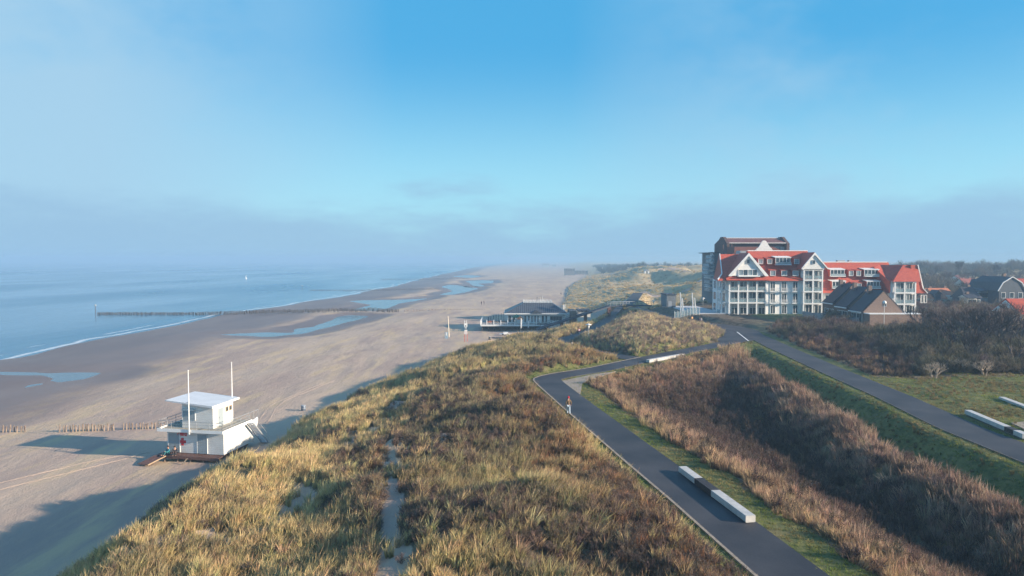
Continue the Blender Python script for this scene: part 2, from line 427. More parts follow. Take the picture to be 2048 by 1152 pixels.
    t = sstep(0.2, 2.0, dap); z = np.where(dap < 2, z * t + 8.34 * (1 - t), z); dmin = np.minimum(dmin, dap)
    dtr = dist_poly(x, y, [(46.5, 182.5), (58, 182.5), (60, 217), (48.5, 217)])
    t = sstep(0.0, 4.0, dtr); z = np.where(dtr < 4, z * t + 9.3 * (1 - t), z); dmin = np.where(dtr < 0, 9.0, dmin)
    t = sstep(-1.0, 1.5, s)
    bm = s < 1.5
    z = np.where(bm & (dmin > 0.3), zb * (1 - t) + z * t, z)
    if full:
        return z, dict(s=s, dmin=dmin, inh=inh, inm=inm, dA=dA, dC=dC, right=right, wet=wet, xs=xs)
    return z

# ------------------------------------------------------------------ ground sheet
def axis(lo, a, b, hi, st, gr):
    c = list(np.arange(a, b + st * 0.5, st)); d = st
    while c[-1] < hi: d *= gr; c.append(c[-1] + d)
    d = st; pre = []; q = a
    while q > lo: d *= gr; q -= d; pre.append(q)
    return np.array(pre[::-1] + c)
gx = axis(-7000, -44, 56, 7000, 0.55, 1.055)
gy = axis(-80, 22, 125, 9000, 0.55, 1.03)
GX, GY = np.meshgrid(gx, gy)
GZ, info = terrain(GX, GY, True)
nx, ny = len(gx), len(gy)

SANDPATH = [(-4.2, 22), (-5.9, 33), (-7.7, 43), (-9.4, 54), (-10.8, 63)]
def sandy(x, y, s):
    """how bare the dune sand lies: 1 = bare sand, 0 = closed plant cover"""
    d, _ = dist_line(x, y, smooth_line([p + (0,) for p in SANDPATH], 1.5))
    p = (1 - sstep(0.5, 1.3, d + (fbm(x * 0.8, y * 0.6, 2, 77) - 0.5) * 1.3)) * (0.72 + 0.28 * (fbm(x * 0.3, y * 0.3, 2, 78) > 0.5))
    sw = np.exp(-((s - 14.5) / 1.5) ** 2) * (y < 90) * sstep(0.40, 0.60, fbm(x * 0.2, y * 0.12, 2, 55)) * 0.8
    ns = 0.7 * sstep(0.66, 0.76, fbm(x * 0.3, y * 0.22, 3, 66)) * (s < 26) * (y < 200)
    ft = 1 - sstep(0.5, 3.0, s + (fbm(x * 0.4, y * 0.4, 2, 88) - 0.5) * 3)
    dead = sstep(0.66, 0.72, fbm(x * 0.05, y * 0.03, 3, 15)) * (y > 240)
    return np.clip(np.maximum.reduce([p, sw, ns, ft, dead]), 0, 1)
gs = sandy(GX, GY, info['s'])
gs = np.where(info['inh'] | info['inm'] | info['right'], 0.0, gs)
turf = np.zeros(GX.shape)
vA = 1 - sstep(2.2, 3.3, info['dA'] + (fbm(GX * 0.5, GY * 0.5, 2, 91) - 0.5) * 1.4)
vA = vA * (GY < 128)
vC = np.where(info['inh'], 1 - sstep(4.5, 5.6, info['dC'] + (fbm(GX * 0.3, GY * 0.3, 2, 92) - 0.5) * 1.5), 1 - sstep(1.2, 2.4, info['dC']))
flat = info['right'] & (GY < 91 + (fbm(GX * 0.2, GY * 0.2, 2, 93) - 0.5) * 6)
lawn = in_poly(GX, GY, LAWN_POLY)
turf = np.clip(np.maximum.reduce([vA, vC * (GY < 150), flat * 0.8, lawn * 1.0]), 0, 1)
scrubm = ((info['right'] & ~flat) | (info['inh'] & (turf < 0.5))) * 1.0
vsrc = np.stack([GX.ravel(), GY.ravel(), GZ.ravel()], 1)
idx = np.arange(nx * ny).reshape(ny, nx)
quads = np.stack([idx[:-1, :-1].ravel(), idx[:-1, 1:].ravel(), idx[1:, 1:].ravel(), idx[1:, :-1].ravel()], 1)
me = bpy.data.meshes.new('ground')
me.vertices.add(len(vsrc)); me.vertices.foreach_set('co', vsrc.ravel())
me.loops.add(quads.size); me.polygons.add(len(quads))
me.loops.foreach_set('vertex_index', quads.ravel().astype(np.int32))
me.polygons.foreach_set('loop_start', (np.arange(len(quads)) * 4).astype(np.int32))
me.polygons.foreach_set('loop_total', np.full(len(quads), 4, np.int32))
me.update(); me.validate()
me.polygons.foreach_set('use_smooth', np.ones(len(quads), bool))
beach = 1 - sstep(0.0, 2.0, info['s'])
beach = np.where(info['dmin'] < 6, beach * 0 + (info['s'] < 0), beach)
at_ = me.attributes.new('cover', 'FLOAT_COLOR', 'POINT')
at_.data.foreach_set('color', np.stack([np.maximum(gs, beach), turf, info['wet'] * beach, np.where(GY > 225, sstep(225, 260, GY) * (~info['right']), 0.0)], -1).reshape(-1).astype(np.float32))
ground = bpy.data.objects.new('ground', me); COL.objects.link(ground); tag(ground, kind='structure')

def ground_material():
    m, t, b = principled('dune_and_beach_ground'); n = t.nodes; l = t.links
    def noise(sc, det=5, rough=0.6, st=(1, 1, 1), rot=0):
        mp = n.new('ShaderNodeMapping'); mp.inputs['Scale'].default_value = st; mp.inputs['Rotation'].default_value = (0, 0, rot)
        l.new(geo.outputs['Position'], mp.inputs[0])
        q = n.new('ShaderNodeTexNoise'); q.inputs['Scale'].default_value = sc; q.inputs['Detail'].default_value = det
        q.inputs['Roughness'].default_value = rough; l.new(mp.outputs[0], q.inputs['Vector']); return q.outputs[0]
    def mix(f, a, c, blend='MIX'):
        q = n.new('ShaderNodeMix'); q.data_type = 'RGBA'; q.blend_type = blend
        if isinstance(f, (int, float)): q.inputs[0].default_value = f
        else: l.new(f, q.inputs[0])
        for s_, v in ((q.inputs[6], a), (q.inputs[7], c)):
            if isinstance(v, tuple): s_.default_value = v + (1,)
            else: l.new(v, s_)
        return q.outputs[2]
    def rng_(f, a, c, lo=0.0, hi=1.0):
        q = n.new('ShaderNodeMapRange'); q.interpolation_type = 'SMOOTHSTEP'; l.new(f, q.inputs[0])
        for k, v in zip((1, 2, 3, 4), (a, c, lo, hi)): q.inputs[k].default_value = v
        return q.outputs[0]
    def ma(op, a, c, clamp=False):
        q = n.new('ShaderNodeMath'); q.operation = op; q.use_clamp = clamp
        for k, v in enumerate((a, c)):
            if isinstance(v, (int, float)): q.inputs[k].default_value = v
            else: l.new(v, q.inputs[k])
        return q.outputs[0]
    geo = n.new('ShaderNodeNewGeometry')
    cov = n.new('ShaderNodeAttribute'); cov.attribute_name = 'cover'
    sp = n.new('ShaderNodeSeparateColor'); l.new(cov.outputs['Color'], sp.inputs[0])
    sandm, turfm, wetm = sp.outputs[0], sp.outputs[1], sp.outputs[2]
    # dry sand: pale, with blown golden streaks and slightly damp greyer drifts running along the shore
    drift = noise(0.07, 6, 0.6, (1.0, 0.32, 1), R(12))
    streak = noise(0.30, 6, 0.65, (1.0, 0.18, 1), R(-20))
    fine = noise(7.0, 5, 0.7)
    sand = mix(rng_(drift, 0.36, 0.62), (0.385, 0.280, 0.225), (0.50, 0.375, 0.28))
    sand = mix(ma('MULTIPLY', rng_(streak, 0.48, 0.68), 0.75), sand, (0.58, 0.425, 0.25))
    sand = mix(ma('MULTIPLY', rng_(noise(0.16, 5, 0.6, (1, 0.3, 1), R(30)), 0.5, 0.72), 0.45), sand, (0.29, 0.225, 0.205))
    sand = mix(ma('MULTIPLY', rng_(fine, 0.45, 0.75), 0.22), sand, (0.28, 0.215, 0.18))
    wet = mix(rng_(noise(0.05, 4, 0.5, (1, 0.35, 1)), 0.35, 0.65), (0.165, 0.115, 0.10), (0.22, 0.155, 0.13))
    wf = rng_(ma('ADD', wetm, ma('MULTIPLY', ma('SUBTRACT', noise(0.06, 5, 0.6, (1, 0.4, 1)), 0.5), 0.8)), 0.25, 0.8)
    sand = mix(wf, sand, wet)
    # litter between the plants
    soil = mix(rng_(noise(0.9, 6, 0.7), 0.35, 0.65), (0.055, 0.04, 0.03), (0.17, 0.13, 0.085))
    soil = mix(ma('MULTIPLY', rng_(noise(0.05, 4, 0.6), 0.45, 0.65), 0.7), soil, (0.19, 0.16, 0.085))
    soil = mix(cov.outputs['Alpha'], soil, mix(rng_(noise(0.12, 6, 0.7), 0.4, 0.62), (0.52, 0.39, 0.215), (0.36, 0.28, 0.16)))
    tf = mix(rng_(noise(0.8, 8, 0.75), 0.36, 0.62), (0.06, 0.08, 0.024), (0.15, 0.15, 0.05))
    soil = mix(cov.outputs['Alpha'], soil, mix(rng_(noise(0.12, 6, 0.7), 0.4, 0.62), (0.52, 0.39, 0.215), (0.36, 0.28, 0.16)))
    tf = mix(ma('MULTIPLY', rng_(noise(0.35, 6, 0.7), 0.55, 0.7), 0.8), tf, (0.19, 0.155, 0.075))
    edge = ma('ADD', sandm, ma('MULTIPLY', ma('SUBTRACT', noise(1.2, 5, 0.7), 0.5), 0.7))
    base = mix(rng_(edge, 0.35, 0.6), soil, sand)
    edge2 = ma('ADD', turfm, ma('MULTIPLY', ma('SUBTRACT', noise(1.5, 5, 0.7), 0.5), 0.6))
    base = mix(rng_(edge2, 0.4, 0.6), base, tf)
    l.new(base, b.inputs['Base Color'])
    l.new(rng_(wf, 0, 1, 0.9, 0.5), b.inputs['Roughness'])
    b.inputs['Specular IOR Level'].default_value = 0.25
    h = ma('ADD', ma('ADD', ma('MULTIPLY', noise(2.2, 6, 0.7, (1, 0.6, 1)), 0.13), ma('MULTIPLY', noise(6.0, 3, 0.6), 0.09)), ma('MULTIPLY', noise(0.35, 4, 0.6, (1, 0.35, 1), R(15)), 0.35))
    h = ma('MULTIPLY', h, rng_(wf, 0, 1, 1.0, 0.12))
    bp = n.new('ShaderNodeBump'); bp.inputs['Distance'].default_value = 1.0; bp.inputs['Strength'].default_value = 0.6
    l.new(h, bp.inputs['Height']); l.new(bp.outputs[0], b.inputs['Normal'])
    return m
me.materials.append(ground_material())

# ------------------------------------------------------------------ sea, surf and pools
def sea():
    ys = axis(-80, 60, 400, 9000, 3.0, 1.06)
    us = np.concatenate([-np.geomspace(6900, 60, 40), np.linspace(-55, 25, 60)])
    X0 = np.interp(ys, YS, XS)
    V = []; A = []
    for j, y in enumerate(ys):
        for u_ in us:
            V.append((X0[j] + u_, y, 0.0)); A.append(u_)
    n_ = len(us); Fc = [(j*n_+i, j*n_+i+1, (j+1)*n_+i+1, (j+1)*n_+i) for j in range(len(ys)-1) for i in range(n_-1)]
    V = np.array(V)
    # real low swell that rears a little near the beach
    xs_true = V[:, 0] - np.array(A) + (fbm(V[:, 0] * 0, V[:, 1] * 0.02, 3, 8.8) - 0.5) * 10
    off = V[:, 0] - xs_true
    ph = off * 0.45 + fbm(V[:, 0] * 0.004, V[:, 1] * 0.012, 3, 50) * 14
    V[:, 2] = (np.sin(ph) * 0.5 + 0.5) ** 4 * 0.16 * np.exp(-((off + 14) / 16.0) ** 2) - 0.0
    o = mesh_obj('sea', V, Fc, None, None, True); tag(o, kind='structure')
    a = o.data.attributes.new('shore', 'FLOAT', 'POINT'); a.data.foreach_set('value', off.astype(np.float32))
    m, t, b = principled('sea_water'); n = t.nodes; l = t.links
    geo = n.new('ShaderNodeNewGeometry')
    def noise(sc, st, det=5, rot=0):
        mp = n.new('ShaderNodeMapping'); mp.inputs['Scale'].default_value = st; mp.inputs['Rotation'].default_value = (0, 0, rot)
        l.new(geo.outputs['Position'], mp.inputs[0]); q = n.new('ShaderNodeTexNoise'); q.inputs['Scale'].default_value = sc
        q.inputs['Detail'].default_value = det; l.new(mp.outputs[0], q.inputs['Vector']); return q.outputs[0]
    def ma(op, a_, c, clamp=False):
        q = n.new('ShaderNodeMath'); q.operation = op; q.use_clamp = clamp
        for k, v in enumerate((a_, c)):
            if isinstance(v, (int, float)): q.inputs[k].default_value = v
            else: l.new(v, q.inputs[k])
        return q.outputs[0]
    b.inputs['Base Color'].default_value = (0.02, 0.13, 0.23, 1)
    b.inputs['Roughness'].default_value = 0.12
    rr = n.new('ShaderNodeMapRange'); l.new(noise(0.012, (1, 0.25, 1), 4), rr.inputs[0])
    for k, v in zip((1, 2, 3, 4), (0.35, 0.65, 0.08, 0.28)): rr.inputs[k].default_value = v
    l.new(rr.outputs[0], b.inputs['Roughness'])
    bp = n.new('ShaderNodeBump'); bp.inputs['Distance'].default_value = 1.0; bp.inputs['Strength'].default_value = 0.8
    h = ma('ADD', ma('MULTIPLY', noise(0.6, (1, 0.5, 1), 5), 0.16), ma('MULTIPLY', noise(0.06, (1, 0.3, 1), 3), 0.7))
    l.new(h, bp.inputs['Height']); l.new(bp.outputs[0], b.inputs['Normal'])
    # foam: the swash edge and a few broken crests
    at2 = n.new('ShaderNodeAttribute'); at2.attribute_name = 'shore'
    sh = at2.outputs['Fac']
    d1 = ma('ABSOLUTE', ma('ADD', sh, ma('MULTIPLY_ADD', noise(0.05, (1, 1, 1), 3), -6.0) if False else ma('ADD', ma('MULTIPLY', noise(0.05, (1, 1, 1), 3), -5.0), 4.4)), 0)
    f1 = ma('MULTIPLY', ma('SUBTRACT', 1.0, ma('MULTIPLY', d1, 0.8), True), ma('MULTIPLY', ma('SUBTRACT', noise(0.09, (1, 0.7, 1), 4), 0.30, True), 8.0, True))
    d2 = ma('ABSOLUTE', ma('ADD', sh, ma('ADD', ma('MULTIPLY', noise(0.03, (1, 1, 1), 3), -8.0), 11.5)), 0)
    f2 = ma('MULTIPLY', ma('SUBTRACT', 1.0, ma('MULTIPLY', d2, 1.6), True), ma('MULTIPLY', ma('SUBTRACT', noise(0.035, (1, 1, 1), 4), 0.49, True), 14.0, True))
    fo = ma('MULTIPLY', ma('MAXIMUM', f1, f2), ma('ADD', ma('MULTIPLY', noise(1.1, (1, 1, 1), 4), 1.2), 0.1), True)
    wh = n.new('ShaderNodeBsdfDiffuse'); wh.inputs[0].default_value = (0.75, 0.78, 0.8, 1)
    ms = n.new('ShaderNodeMixShader'); l.new(fo, ms.inputs[0]); l.new(b.outputs[0], ms.inputs[1]); l.new(wh.outputs[0], ms.inputs[2])
    l.new(ms.outputs[0], n['Material Output'].inputs['Surface'])
    o.data.materials.append(m)
    return m
M_sea = sea()
def pool_material():
    m, t, b = principled('shallow_pool_water'); n = t.nodes; l = t.links
    b.inputs['Base Color'].default_value = (0.06, 0.08, 0.10, 1); b.inputs['Roughness'].default_value = 0.16
    geo = n.new('ShaderNodeNewGeometry'); q = n.new('ShaderNodeTexNoise'); q.inputs['Scale'].default_value = 0.9
    l.new(geo.outputs['Position'], q.inputs['Vector'])
    bp = n.new('ShaderNodeBump'); bp.inputs['Distance'].default_value = 0.05; bp.inputs['Strength'].default_value = 0.6
    l.new(q.outputs[0], bp.inputs['Height']); l.new(bp.outputs[0], b.inputs['Normal'])
    return m
M_pool = pool_material()
for P, lv in RUN_W:
    px = [p[0] for p in P]; py = [p[1] for p in P]; x0, x1, y0, y1 = min(px) - 14, max(px) + 14, min(py) - 14, max(py) + 14
    nn = 60; X, Y = np.meshgrid(np.linspace(x0, x1, nn), np.linspace(y0, y1, nn)); dd = dist_poly(X, Y, P)
    V = np.stack([X.ravel(), Y.ravel(), np.full(X.size, lv - 0.02)], 1); I = np.arange(nn*nn).reshape(nn, nn); fs = []
    for j in range(nn-1):
        for i in range(nn-1):
            if dd[j:j+2, i:i+2].min() < 8: fs.append((I[j, i], I[j, i+1], I[j+1, i+1], I[j+1, i]))
    tag(mesh_obj('tide_pool_water', V, fs, M_pool), kind='structure')

# ------------------------------------------------------------------ roads
def asphalt():
    m, t, b = principled('asphalt'); n = t.nodes; l = t.links
    geo = n.new('ShaderNodeNewGeometry')
    q = n.new('ShaderNodeTexNoise'); q.inputs['Scale'].default_value = 0.25; q.inputs['Detail'].default_value = 8; l.new(geo.outputs['Position'], q.inputs['Vector'])
    q2 = n.new('ShaderNodeTexNoise'); q2.inputs['Scale'].default_value = 9; q2.inputs['Detail'].default_value = 6; l.new(geo.outputs['Position'], q2.inputs['Vector'])
    r = n.new('ShaderNodeValToRGB'); r.color_ramp.elements[0].position = 0.35; r.color_ramp.elements[1].position = 0.68
    r.color_ramp.elements[0].color = (0.034, 0.034, 0.043, 1); r.color_ramp.elements[1].color = (0.078, 0.073, 0.080, 1); l.new(q.outputs[0], r.inputs[0])
    mx = n.new('ShaderNodeMix'); mx.data_type = 'RGBA'; mx.blend_type = 'MULTIPLY'; mx.inputs[0].default_value = 0.5
    l.new(r.outputs[0], mx.inputs[6]); l.new(q2.outputs[0], mx.inputs[7]); l.new(mx.outputs[2], b.inputs['Base Color'])
    b.inputs['Roughness'].default_value = 0.65; b.inputs['Specular IOR Level'].default_value = 0.4
    bp = n.new('ShaderNodeBump'); bp.inputs['Distance'].default_value = 0.01; l.new(q2.outputs[0], bp.inputs['Height']); l.new(bp.outputs[0], b.inputs['Normal'])
    return m
M_asph = asphalt()
M_gravel = mat('sandy_gravel_edge', (0.36, 0.30, 0.24), 0.95, col2=(0.20, 0.165, 0.13), scale=6, detail=6)
def offset(Q, o):
    T = np.gradient(Q[:, :2], axis=0); T /= np.hypot(T[:, 0], T[:, 1])[:, None] + 1e-9
    return np.c_[Q[:, 0] + T[:, 1] * o, Q[:, 1] - T[:, 0] * o, Q[:, 2]]
def ribbon(name, Q, o0, o1, dz, m, cols=3, skirt=0.12):
    rows = [offset(Q, o0 + (o1 - o0) * k / cols) for k in range(cols + 1)]
    V = []; n_ = len(Q)
    rows = [rows[0] - np.array([0, 0, skirt])] + rows + [rows[-1] - np.array([0, 0, skirt])]
    for r_ in rows: V += [(p[0], p[1], p[2] + dz) for p in r_]
    fs = [(k*n_+i, k*n_+i+1, (k+1)*n_+i+1, (k+1)*n_+i) for k in range(len(rows)-1) for i in range(n_-1)]
    fs = [f[::-1] for f in fs]
    return mesh_obj(name, V, fs, m)
for k, (nm, Q, hw) in enumerate(LINES):
    tag(ribbon(nm, Q, -hw, hw, 0.03 + 0.008 * k, M_asph, 4), kind='structure')
ap = MB(); ap.prism([(x, y, 8.4) for x, y in APRON], (0, 0, 0.022)); tag(ap.build('road_junction', M_asph), kind='structure')
edl = MB()
Qn = LINES[0][1]; QA = Qn[Qn[:, 1] < 109]
tag(ribbon('path_edging', QA, -1.75 - 0.16, -1.75 + 0.02, 0.045, M_gravel, 1), kind='structure')
tag(ribbon('road_edging', LINES[1][1][LINES[1][1][:, 1] < 132], -2.05 - 0.05, -2.05 + 0.01, 0.042, mat('damp_gravel', (0.16, 0.14, 0.12), 0.95, var=0.4, scale=5), 1), kind='structure')
# paved triangle of grass pavers on the inside of the bend
tri = [at(1118, 763, 8.4), at(1190, 748, 8.4), at(1232, 743, 8.4), at(1165, 766, 8.4), at(1160, 790, 8.4)]
q = MB(); q.prism([(x, y, 8.36) for x, y in tri], (0, 0, 0.06)); tag(q.build('gravel_corner', M_gravel), kind='structure')
q = MB(); P_ = [at(2022, 849, 8.42), at(2090, 843, 8.42), at(2090, 866, 8.42), at(2050, 862, 8.42)]
q.prism([(x, y, 8.40) for x, y in P_], (0, 0, 0.2)); tag(q.build('gravel_patch', M_gravel), kind='structure')
wl = MB(); a_ = at(1474, 664, 8.45); b_ = at(1497, 682, 8.45)
wl.prism([(a_[0] - .12, a_[1], 8.475), (a_[0] + .12, a_[1], 8.475), (b_[0] + .12, b_[1], 8.475), (b_[0] - .12, b_[1], 8.475)], (0, 0, 0.004))
tag(wl.build('road_marking', M_white), kind='structure')

# ------------------------------------------------------------------ plants: templates
def template(name, V, Fc, Cc, m=None):
    me = bpy.data.meshes.new(name); me.from_pydata(V, [], Fc); me.update()
    a = me.attributes.new('blade', 'FLOAT_COLOR', 'POINT')
    C4 = np.c_[np.array(Cc), np.ones(len(Cc))].astype(np.float32); a.data.foreach_set('color', C4.ravel())
    me.materials.append(m or M_veg)
    return bpy.data.objects.new(name, me)
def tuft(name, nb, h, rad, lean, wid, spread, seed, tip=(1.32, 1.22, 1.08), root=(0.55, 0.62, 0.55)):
    r = random.Random(seed); V = []; Fc = []; Cc = []
    for i in range(nb):
        a = r.uniform(0, 6.283); rr = rad * math.sqrt(r.random()) * 0.6
        p = Vector((rr * math.cos(a), rr * math.sin(a), -0.05))
        hh = h * r.uniform(0.55, 1.1); out_ = Vector((math.cos(a), math.sin(a), 0)) * spread * r.uniform(0.3, 1.2) * hh + Vector(lean) * hh * r.uniform(0.5, 1.2)
        c1 = p + Vector((0, 0, hh * 0.55)) + out_ * 0.30; c2 = p + Vector((0, 0, hh * r.uniform(0.8, 1.0))) + out_
        b = r.uniform(0, 3.14); sd = Vector((math.cos(b), math.sin(b), 0)) * wid * r.uniform(0.6, 1.2)
        k = len(V); V += [p - sd * 0.5, p + sd * 0.5, c1 - sd * 0.45, c1 + sd * 0.45, c2]
        Fc += [(k, k+1, k+3, k+2), (k+2, k+3, k+4)]
        br = r.uniform(0.7, 1.25); gv = r.uniform(-0.1, 0.1)
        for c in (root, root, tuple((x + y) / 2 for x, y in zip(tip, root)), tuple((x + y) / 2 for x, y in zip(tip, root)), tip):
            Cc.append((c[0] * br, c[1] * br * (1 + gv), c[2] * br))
    return template(name, V, Fc, Cc)
def twig_bush(name, nb, h, rad, wid, seed, dome=0.75):
    r = random.Random(seed); V = []; Fc = []; Cc = []
    def seg(p, q_, w0, w1, br):
        d = (q_ - p).normalized(); s_ = d.cross(Vector((r.uniform(-1, 1), r.uniform(-1, 1), r.uniform(-1, 1)))).normalized()
        k = len(V); V.extend([p - s_ * w0, p + s_ * w0, q_ + s_ * w1, q_ - s_ * w1]); Fc.append((k, k+1, k+2, k+3)); Cc.extend([(br, br, br)] * 4)
    for i in range(nb):
        a = r.uniform(0, 6.283); el = r.uniform(0.25, 1.5); R_ = Vector((math.cos(a) * math.cos(el) * rad, math.sin(a) * math.cos(el) * rad, math.sin(el) * h))
        tip = R_ * r.uniform(0.45, 1.05); br = r.uniform(0.55, 1.3)
        st = R_ * 0.05 + Vector((r.uniform(-.1, .1), r.uniform(-.1, .1), 0))
        midp = st.lerp(tip, 0.5) + Vector((r.uniform(-.12, .12), r.uniform(-.12, .12), 0.08)) * rad
        if i % 4 == 0: seg(st, midp, wid * 1.3, wid, br * 0.8)
        seg(midp, tip, wid, wid * 0.5, br)
        for _ in range(4):
            s0 = midp.lerp(tip, r.random()); s1 = s0 + Vector((r.uniform(-.3, .3), r.uniform(-.3, .3), r.uniform(-.05, .38))) * rad * 0.6
            seg(s0, s1, wid * 0.6, wid * 0.3, br * r.uniform(0.8, 1.25))
    return template(name, V, Fc, Cc)
def make_col(name, objs):
    c = bpy.data.collections.new(name)
    for o in objs: c.objects.link(o)
    return c
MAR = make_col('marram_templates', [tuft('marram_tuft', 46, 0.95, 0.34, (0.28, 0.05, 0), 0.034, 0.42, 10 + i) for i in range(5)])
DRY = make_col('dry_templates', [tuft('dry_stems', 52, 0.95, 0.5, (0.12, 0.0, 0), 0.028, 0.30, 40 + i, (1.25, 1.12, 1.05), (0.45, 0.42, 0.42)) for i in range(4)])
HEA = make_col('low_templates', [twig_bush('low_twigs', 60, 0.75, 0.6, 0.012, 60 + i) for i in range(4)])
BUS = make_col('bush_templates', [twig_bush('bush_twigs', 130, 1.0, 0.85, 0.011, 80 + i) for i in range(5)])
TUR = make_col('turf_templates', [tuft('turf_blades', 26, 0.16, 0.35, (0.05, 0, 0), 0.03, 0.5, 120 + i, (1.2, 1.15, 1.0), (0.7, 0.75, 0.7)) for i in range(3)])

def scatter(name, P, scale, tint, collection, nvar, tilt=0.15, label=None, cat=None):
    n_ = len(P)
    me = bpy.data.meshes.new(name); me.vertices.add(n_); me.vertices.foreach_set('co', np.asarray(P, np.float32).ravel()); me.update()
    rot = np.stack([rng.normal(0, tilt, n_), rng.normal(0, tilt, n_), rng.uniform(-1.1, 1.1, n_) if nvar == 5 else rng.uniform(0, 6.283, n_)], 1).astype(np.float32)
    for an, ty, dt, key in (('rot', 'FLOAT_VECTOR', rot, 'vector'), ('sc', 'FLOAT_VECTOR', np.asarray(scale, np.float32), 'vector'), ('tint', 'FLOAT_VECTOR', np.asarray(tint, np.float32), 'vector')):
        a = me.attributes.new(an, ty, 'POINT'); a.data.foreach_set(key, dt.ravel())
    a = me.attributes.new('vi', 'INT', 'POINT'); a.data.foreach_set('value', rng.integers(0, nvar, n_).astype(np.int32))
    o = bpy.data.objects.new(name, me); COL.objects.link(o)
    g = bpy.data.node_groups.new(name + '_nodes', 'GeometryNodeTree')
    g.interface.new_socket('Geometry', in_out='INPUT', socket_type='NodeSocketGeometry')
    g.interface.new_socket('Geometry', in_out='OUTPUT', socket_type='NodeSocketGeometry')
    gi = g.nodes.new('NodeGroupInput'); go = g.nodes.new('NodeGroupOutput')
    ci = g.nodes.new('GeometryNodeCollectionInfo'); ci.inputs['Collection'].default_value = collection
    ci.inputs['Separate Children'].default_value = True; ci.inputs['Reset Children'].default_value = True
    ip = g.nodes.new('GeometryNodeInstanceOnPoints'); ip.inputs['Pick Instance'].default_value = True
    def na(nm, ty):
        q = g.nodes.new('GeometryNodeInputNamedAttribute'); q.data_type = ty; q.inputs['Name'].default_value = nm
        return q.outputs[0]
    g.links.new(gi.outputs[0], ip.inputs['Points']); g.links.new(ci.outputs[0], ip.inputs['Instance'])
    g.links.new(na('vi', 'INT'), ip.inputs['Instance Index']); g.links.new(na('rot', 'FLOAT_VECTOR'), ip.inputs['Rotation'])
    g.links.new(na('sc', 'FLOAT_VECTOR'), ip.inputs['Scale']); g.links.new(ip.outputs[0], go.inputs[0])
    md = o.modifiers.new('scatter', 'NODES'); md.node_group = g
    return tag(o, label, cat, kind='stuff')

def grid_points(x0, x1, y0, y1, st):
    X, Y = np.meshgrid(np.arange(x0, x1, st), np.arange(y0, y1, st)); X = X.ravel() + rng.uniform(-.5, .5, X.size) * st; Y = Y.ravel() + rng.uniform(-.5, .5, Y.size) * st
    m = np.abs(X) < 0.76 * Y * 1.12 + 5
    return X[m], Y[m]
EXCL = []   # footprints where nothing grows: (polygon)
def cat_(l): return np.concatenate(l, 0)

# footprints of the buildings
HUT_C = (-34.5, 78.3)
PAV_POLY = [(-12, 202), (20, 200), (24, 232), (-10, 234)]
EXCL += [PAV_POLY, [(48, 184), (58, 184), (60, 216), (49, 216)], [(52, 180), (115, 180), (118, 225), (52, 225)], [(76, 146), (96, 146), (100, 190), (80, 190)], LAWN_POLY,
         [at(1340, 640, 9.2), at(1460, 634, 9.2), (60, 215), (38, 215)]]
bands = [(22, 48, 0.36, 0.9), (48, 75, 0.45, 1.0), (75, 110, 0.58, 1.12), (110, 175, 0.8, 1.3), (175, 235, 1.15, 1.6), (235, 420, 1.35, 1.25), (420, 800, 2.6, 2.0)]
mar_P, mar_S, mar_T = [], [], []; dry_P, dry_S, dry_T = [], [], []; hea_P, hea_S, hea_T = [], [], []; bus_P, bus_S, bus_T = [], [], []; tur_P, tur_S, tur_T = [], [], []
def pushed(lst, X, Y, Z, m, sc, tint, sv=0.25, tv=0.16, zs=1.0):
    zs = zs * np.interp(Y[m], [170, 260, 500], [1.0, 0.42, 0.35]) if lst[0] is mar_P or lst[0] is hea_P else zs
    n_ = int(m.sum())
    if not n_: return
    lst[0].append(np.stack([X[m], Y[m], Z[m]], 1))
    s_ = (sc[m] if hasattr(sc, '__len__') else sc) * rng.uniform(1 - sv, 1 + sv, n_)
    lst[1].append(np.stack([s_, s_, s_ * zs * rng.uniform(0.85, 1.15, n_)], 1))
    t = tint[m] * rng.uniform(1 - tv, 1 + tv, n_)[:, None] * (1 + rng.normal(0, 0.05, (n_, 3)))
    lst[2].append(np.clip(t, 0.004, 0.9))
def mixc(f, a, b): return np.asarray(a)[None] * (1 - f[:, None]) + np.asarray(b)[None] * f[:, None]
STRAW = (0.60, 0.475, 0.265); OLIVE = (0.33, 0.275, 0.165); PALE = (0.46, 0.39, 0.23); HEATH = (0.13, 0.098, 0.085); RUST = (0.34, 0.20, 0.115)
PINK = (0.44, 0.335, 0.255); DBRN = (0.14, 0.10, 0.085); SCR = (0.14, 0.095, 0.088); GREY = (0.24, 0.20, 0.165); TURF = (0.20, 0.24, 0.06)
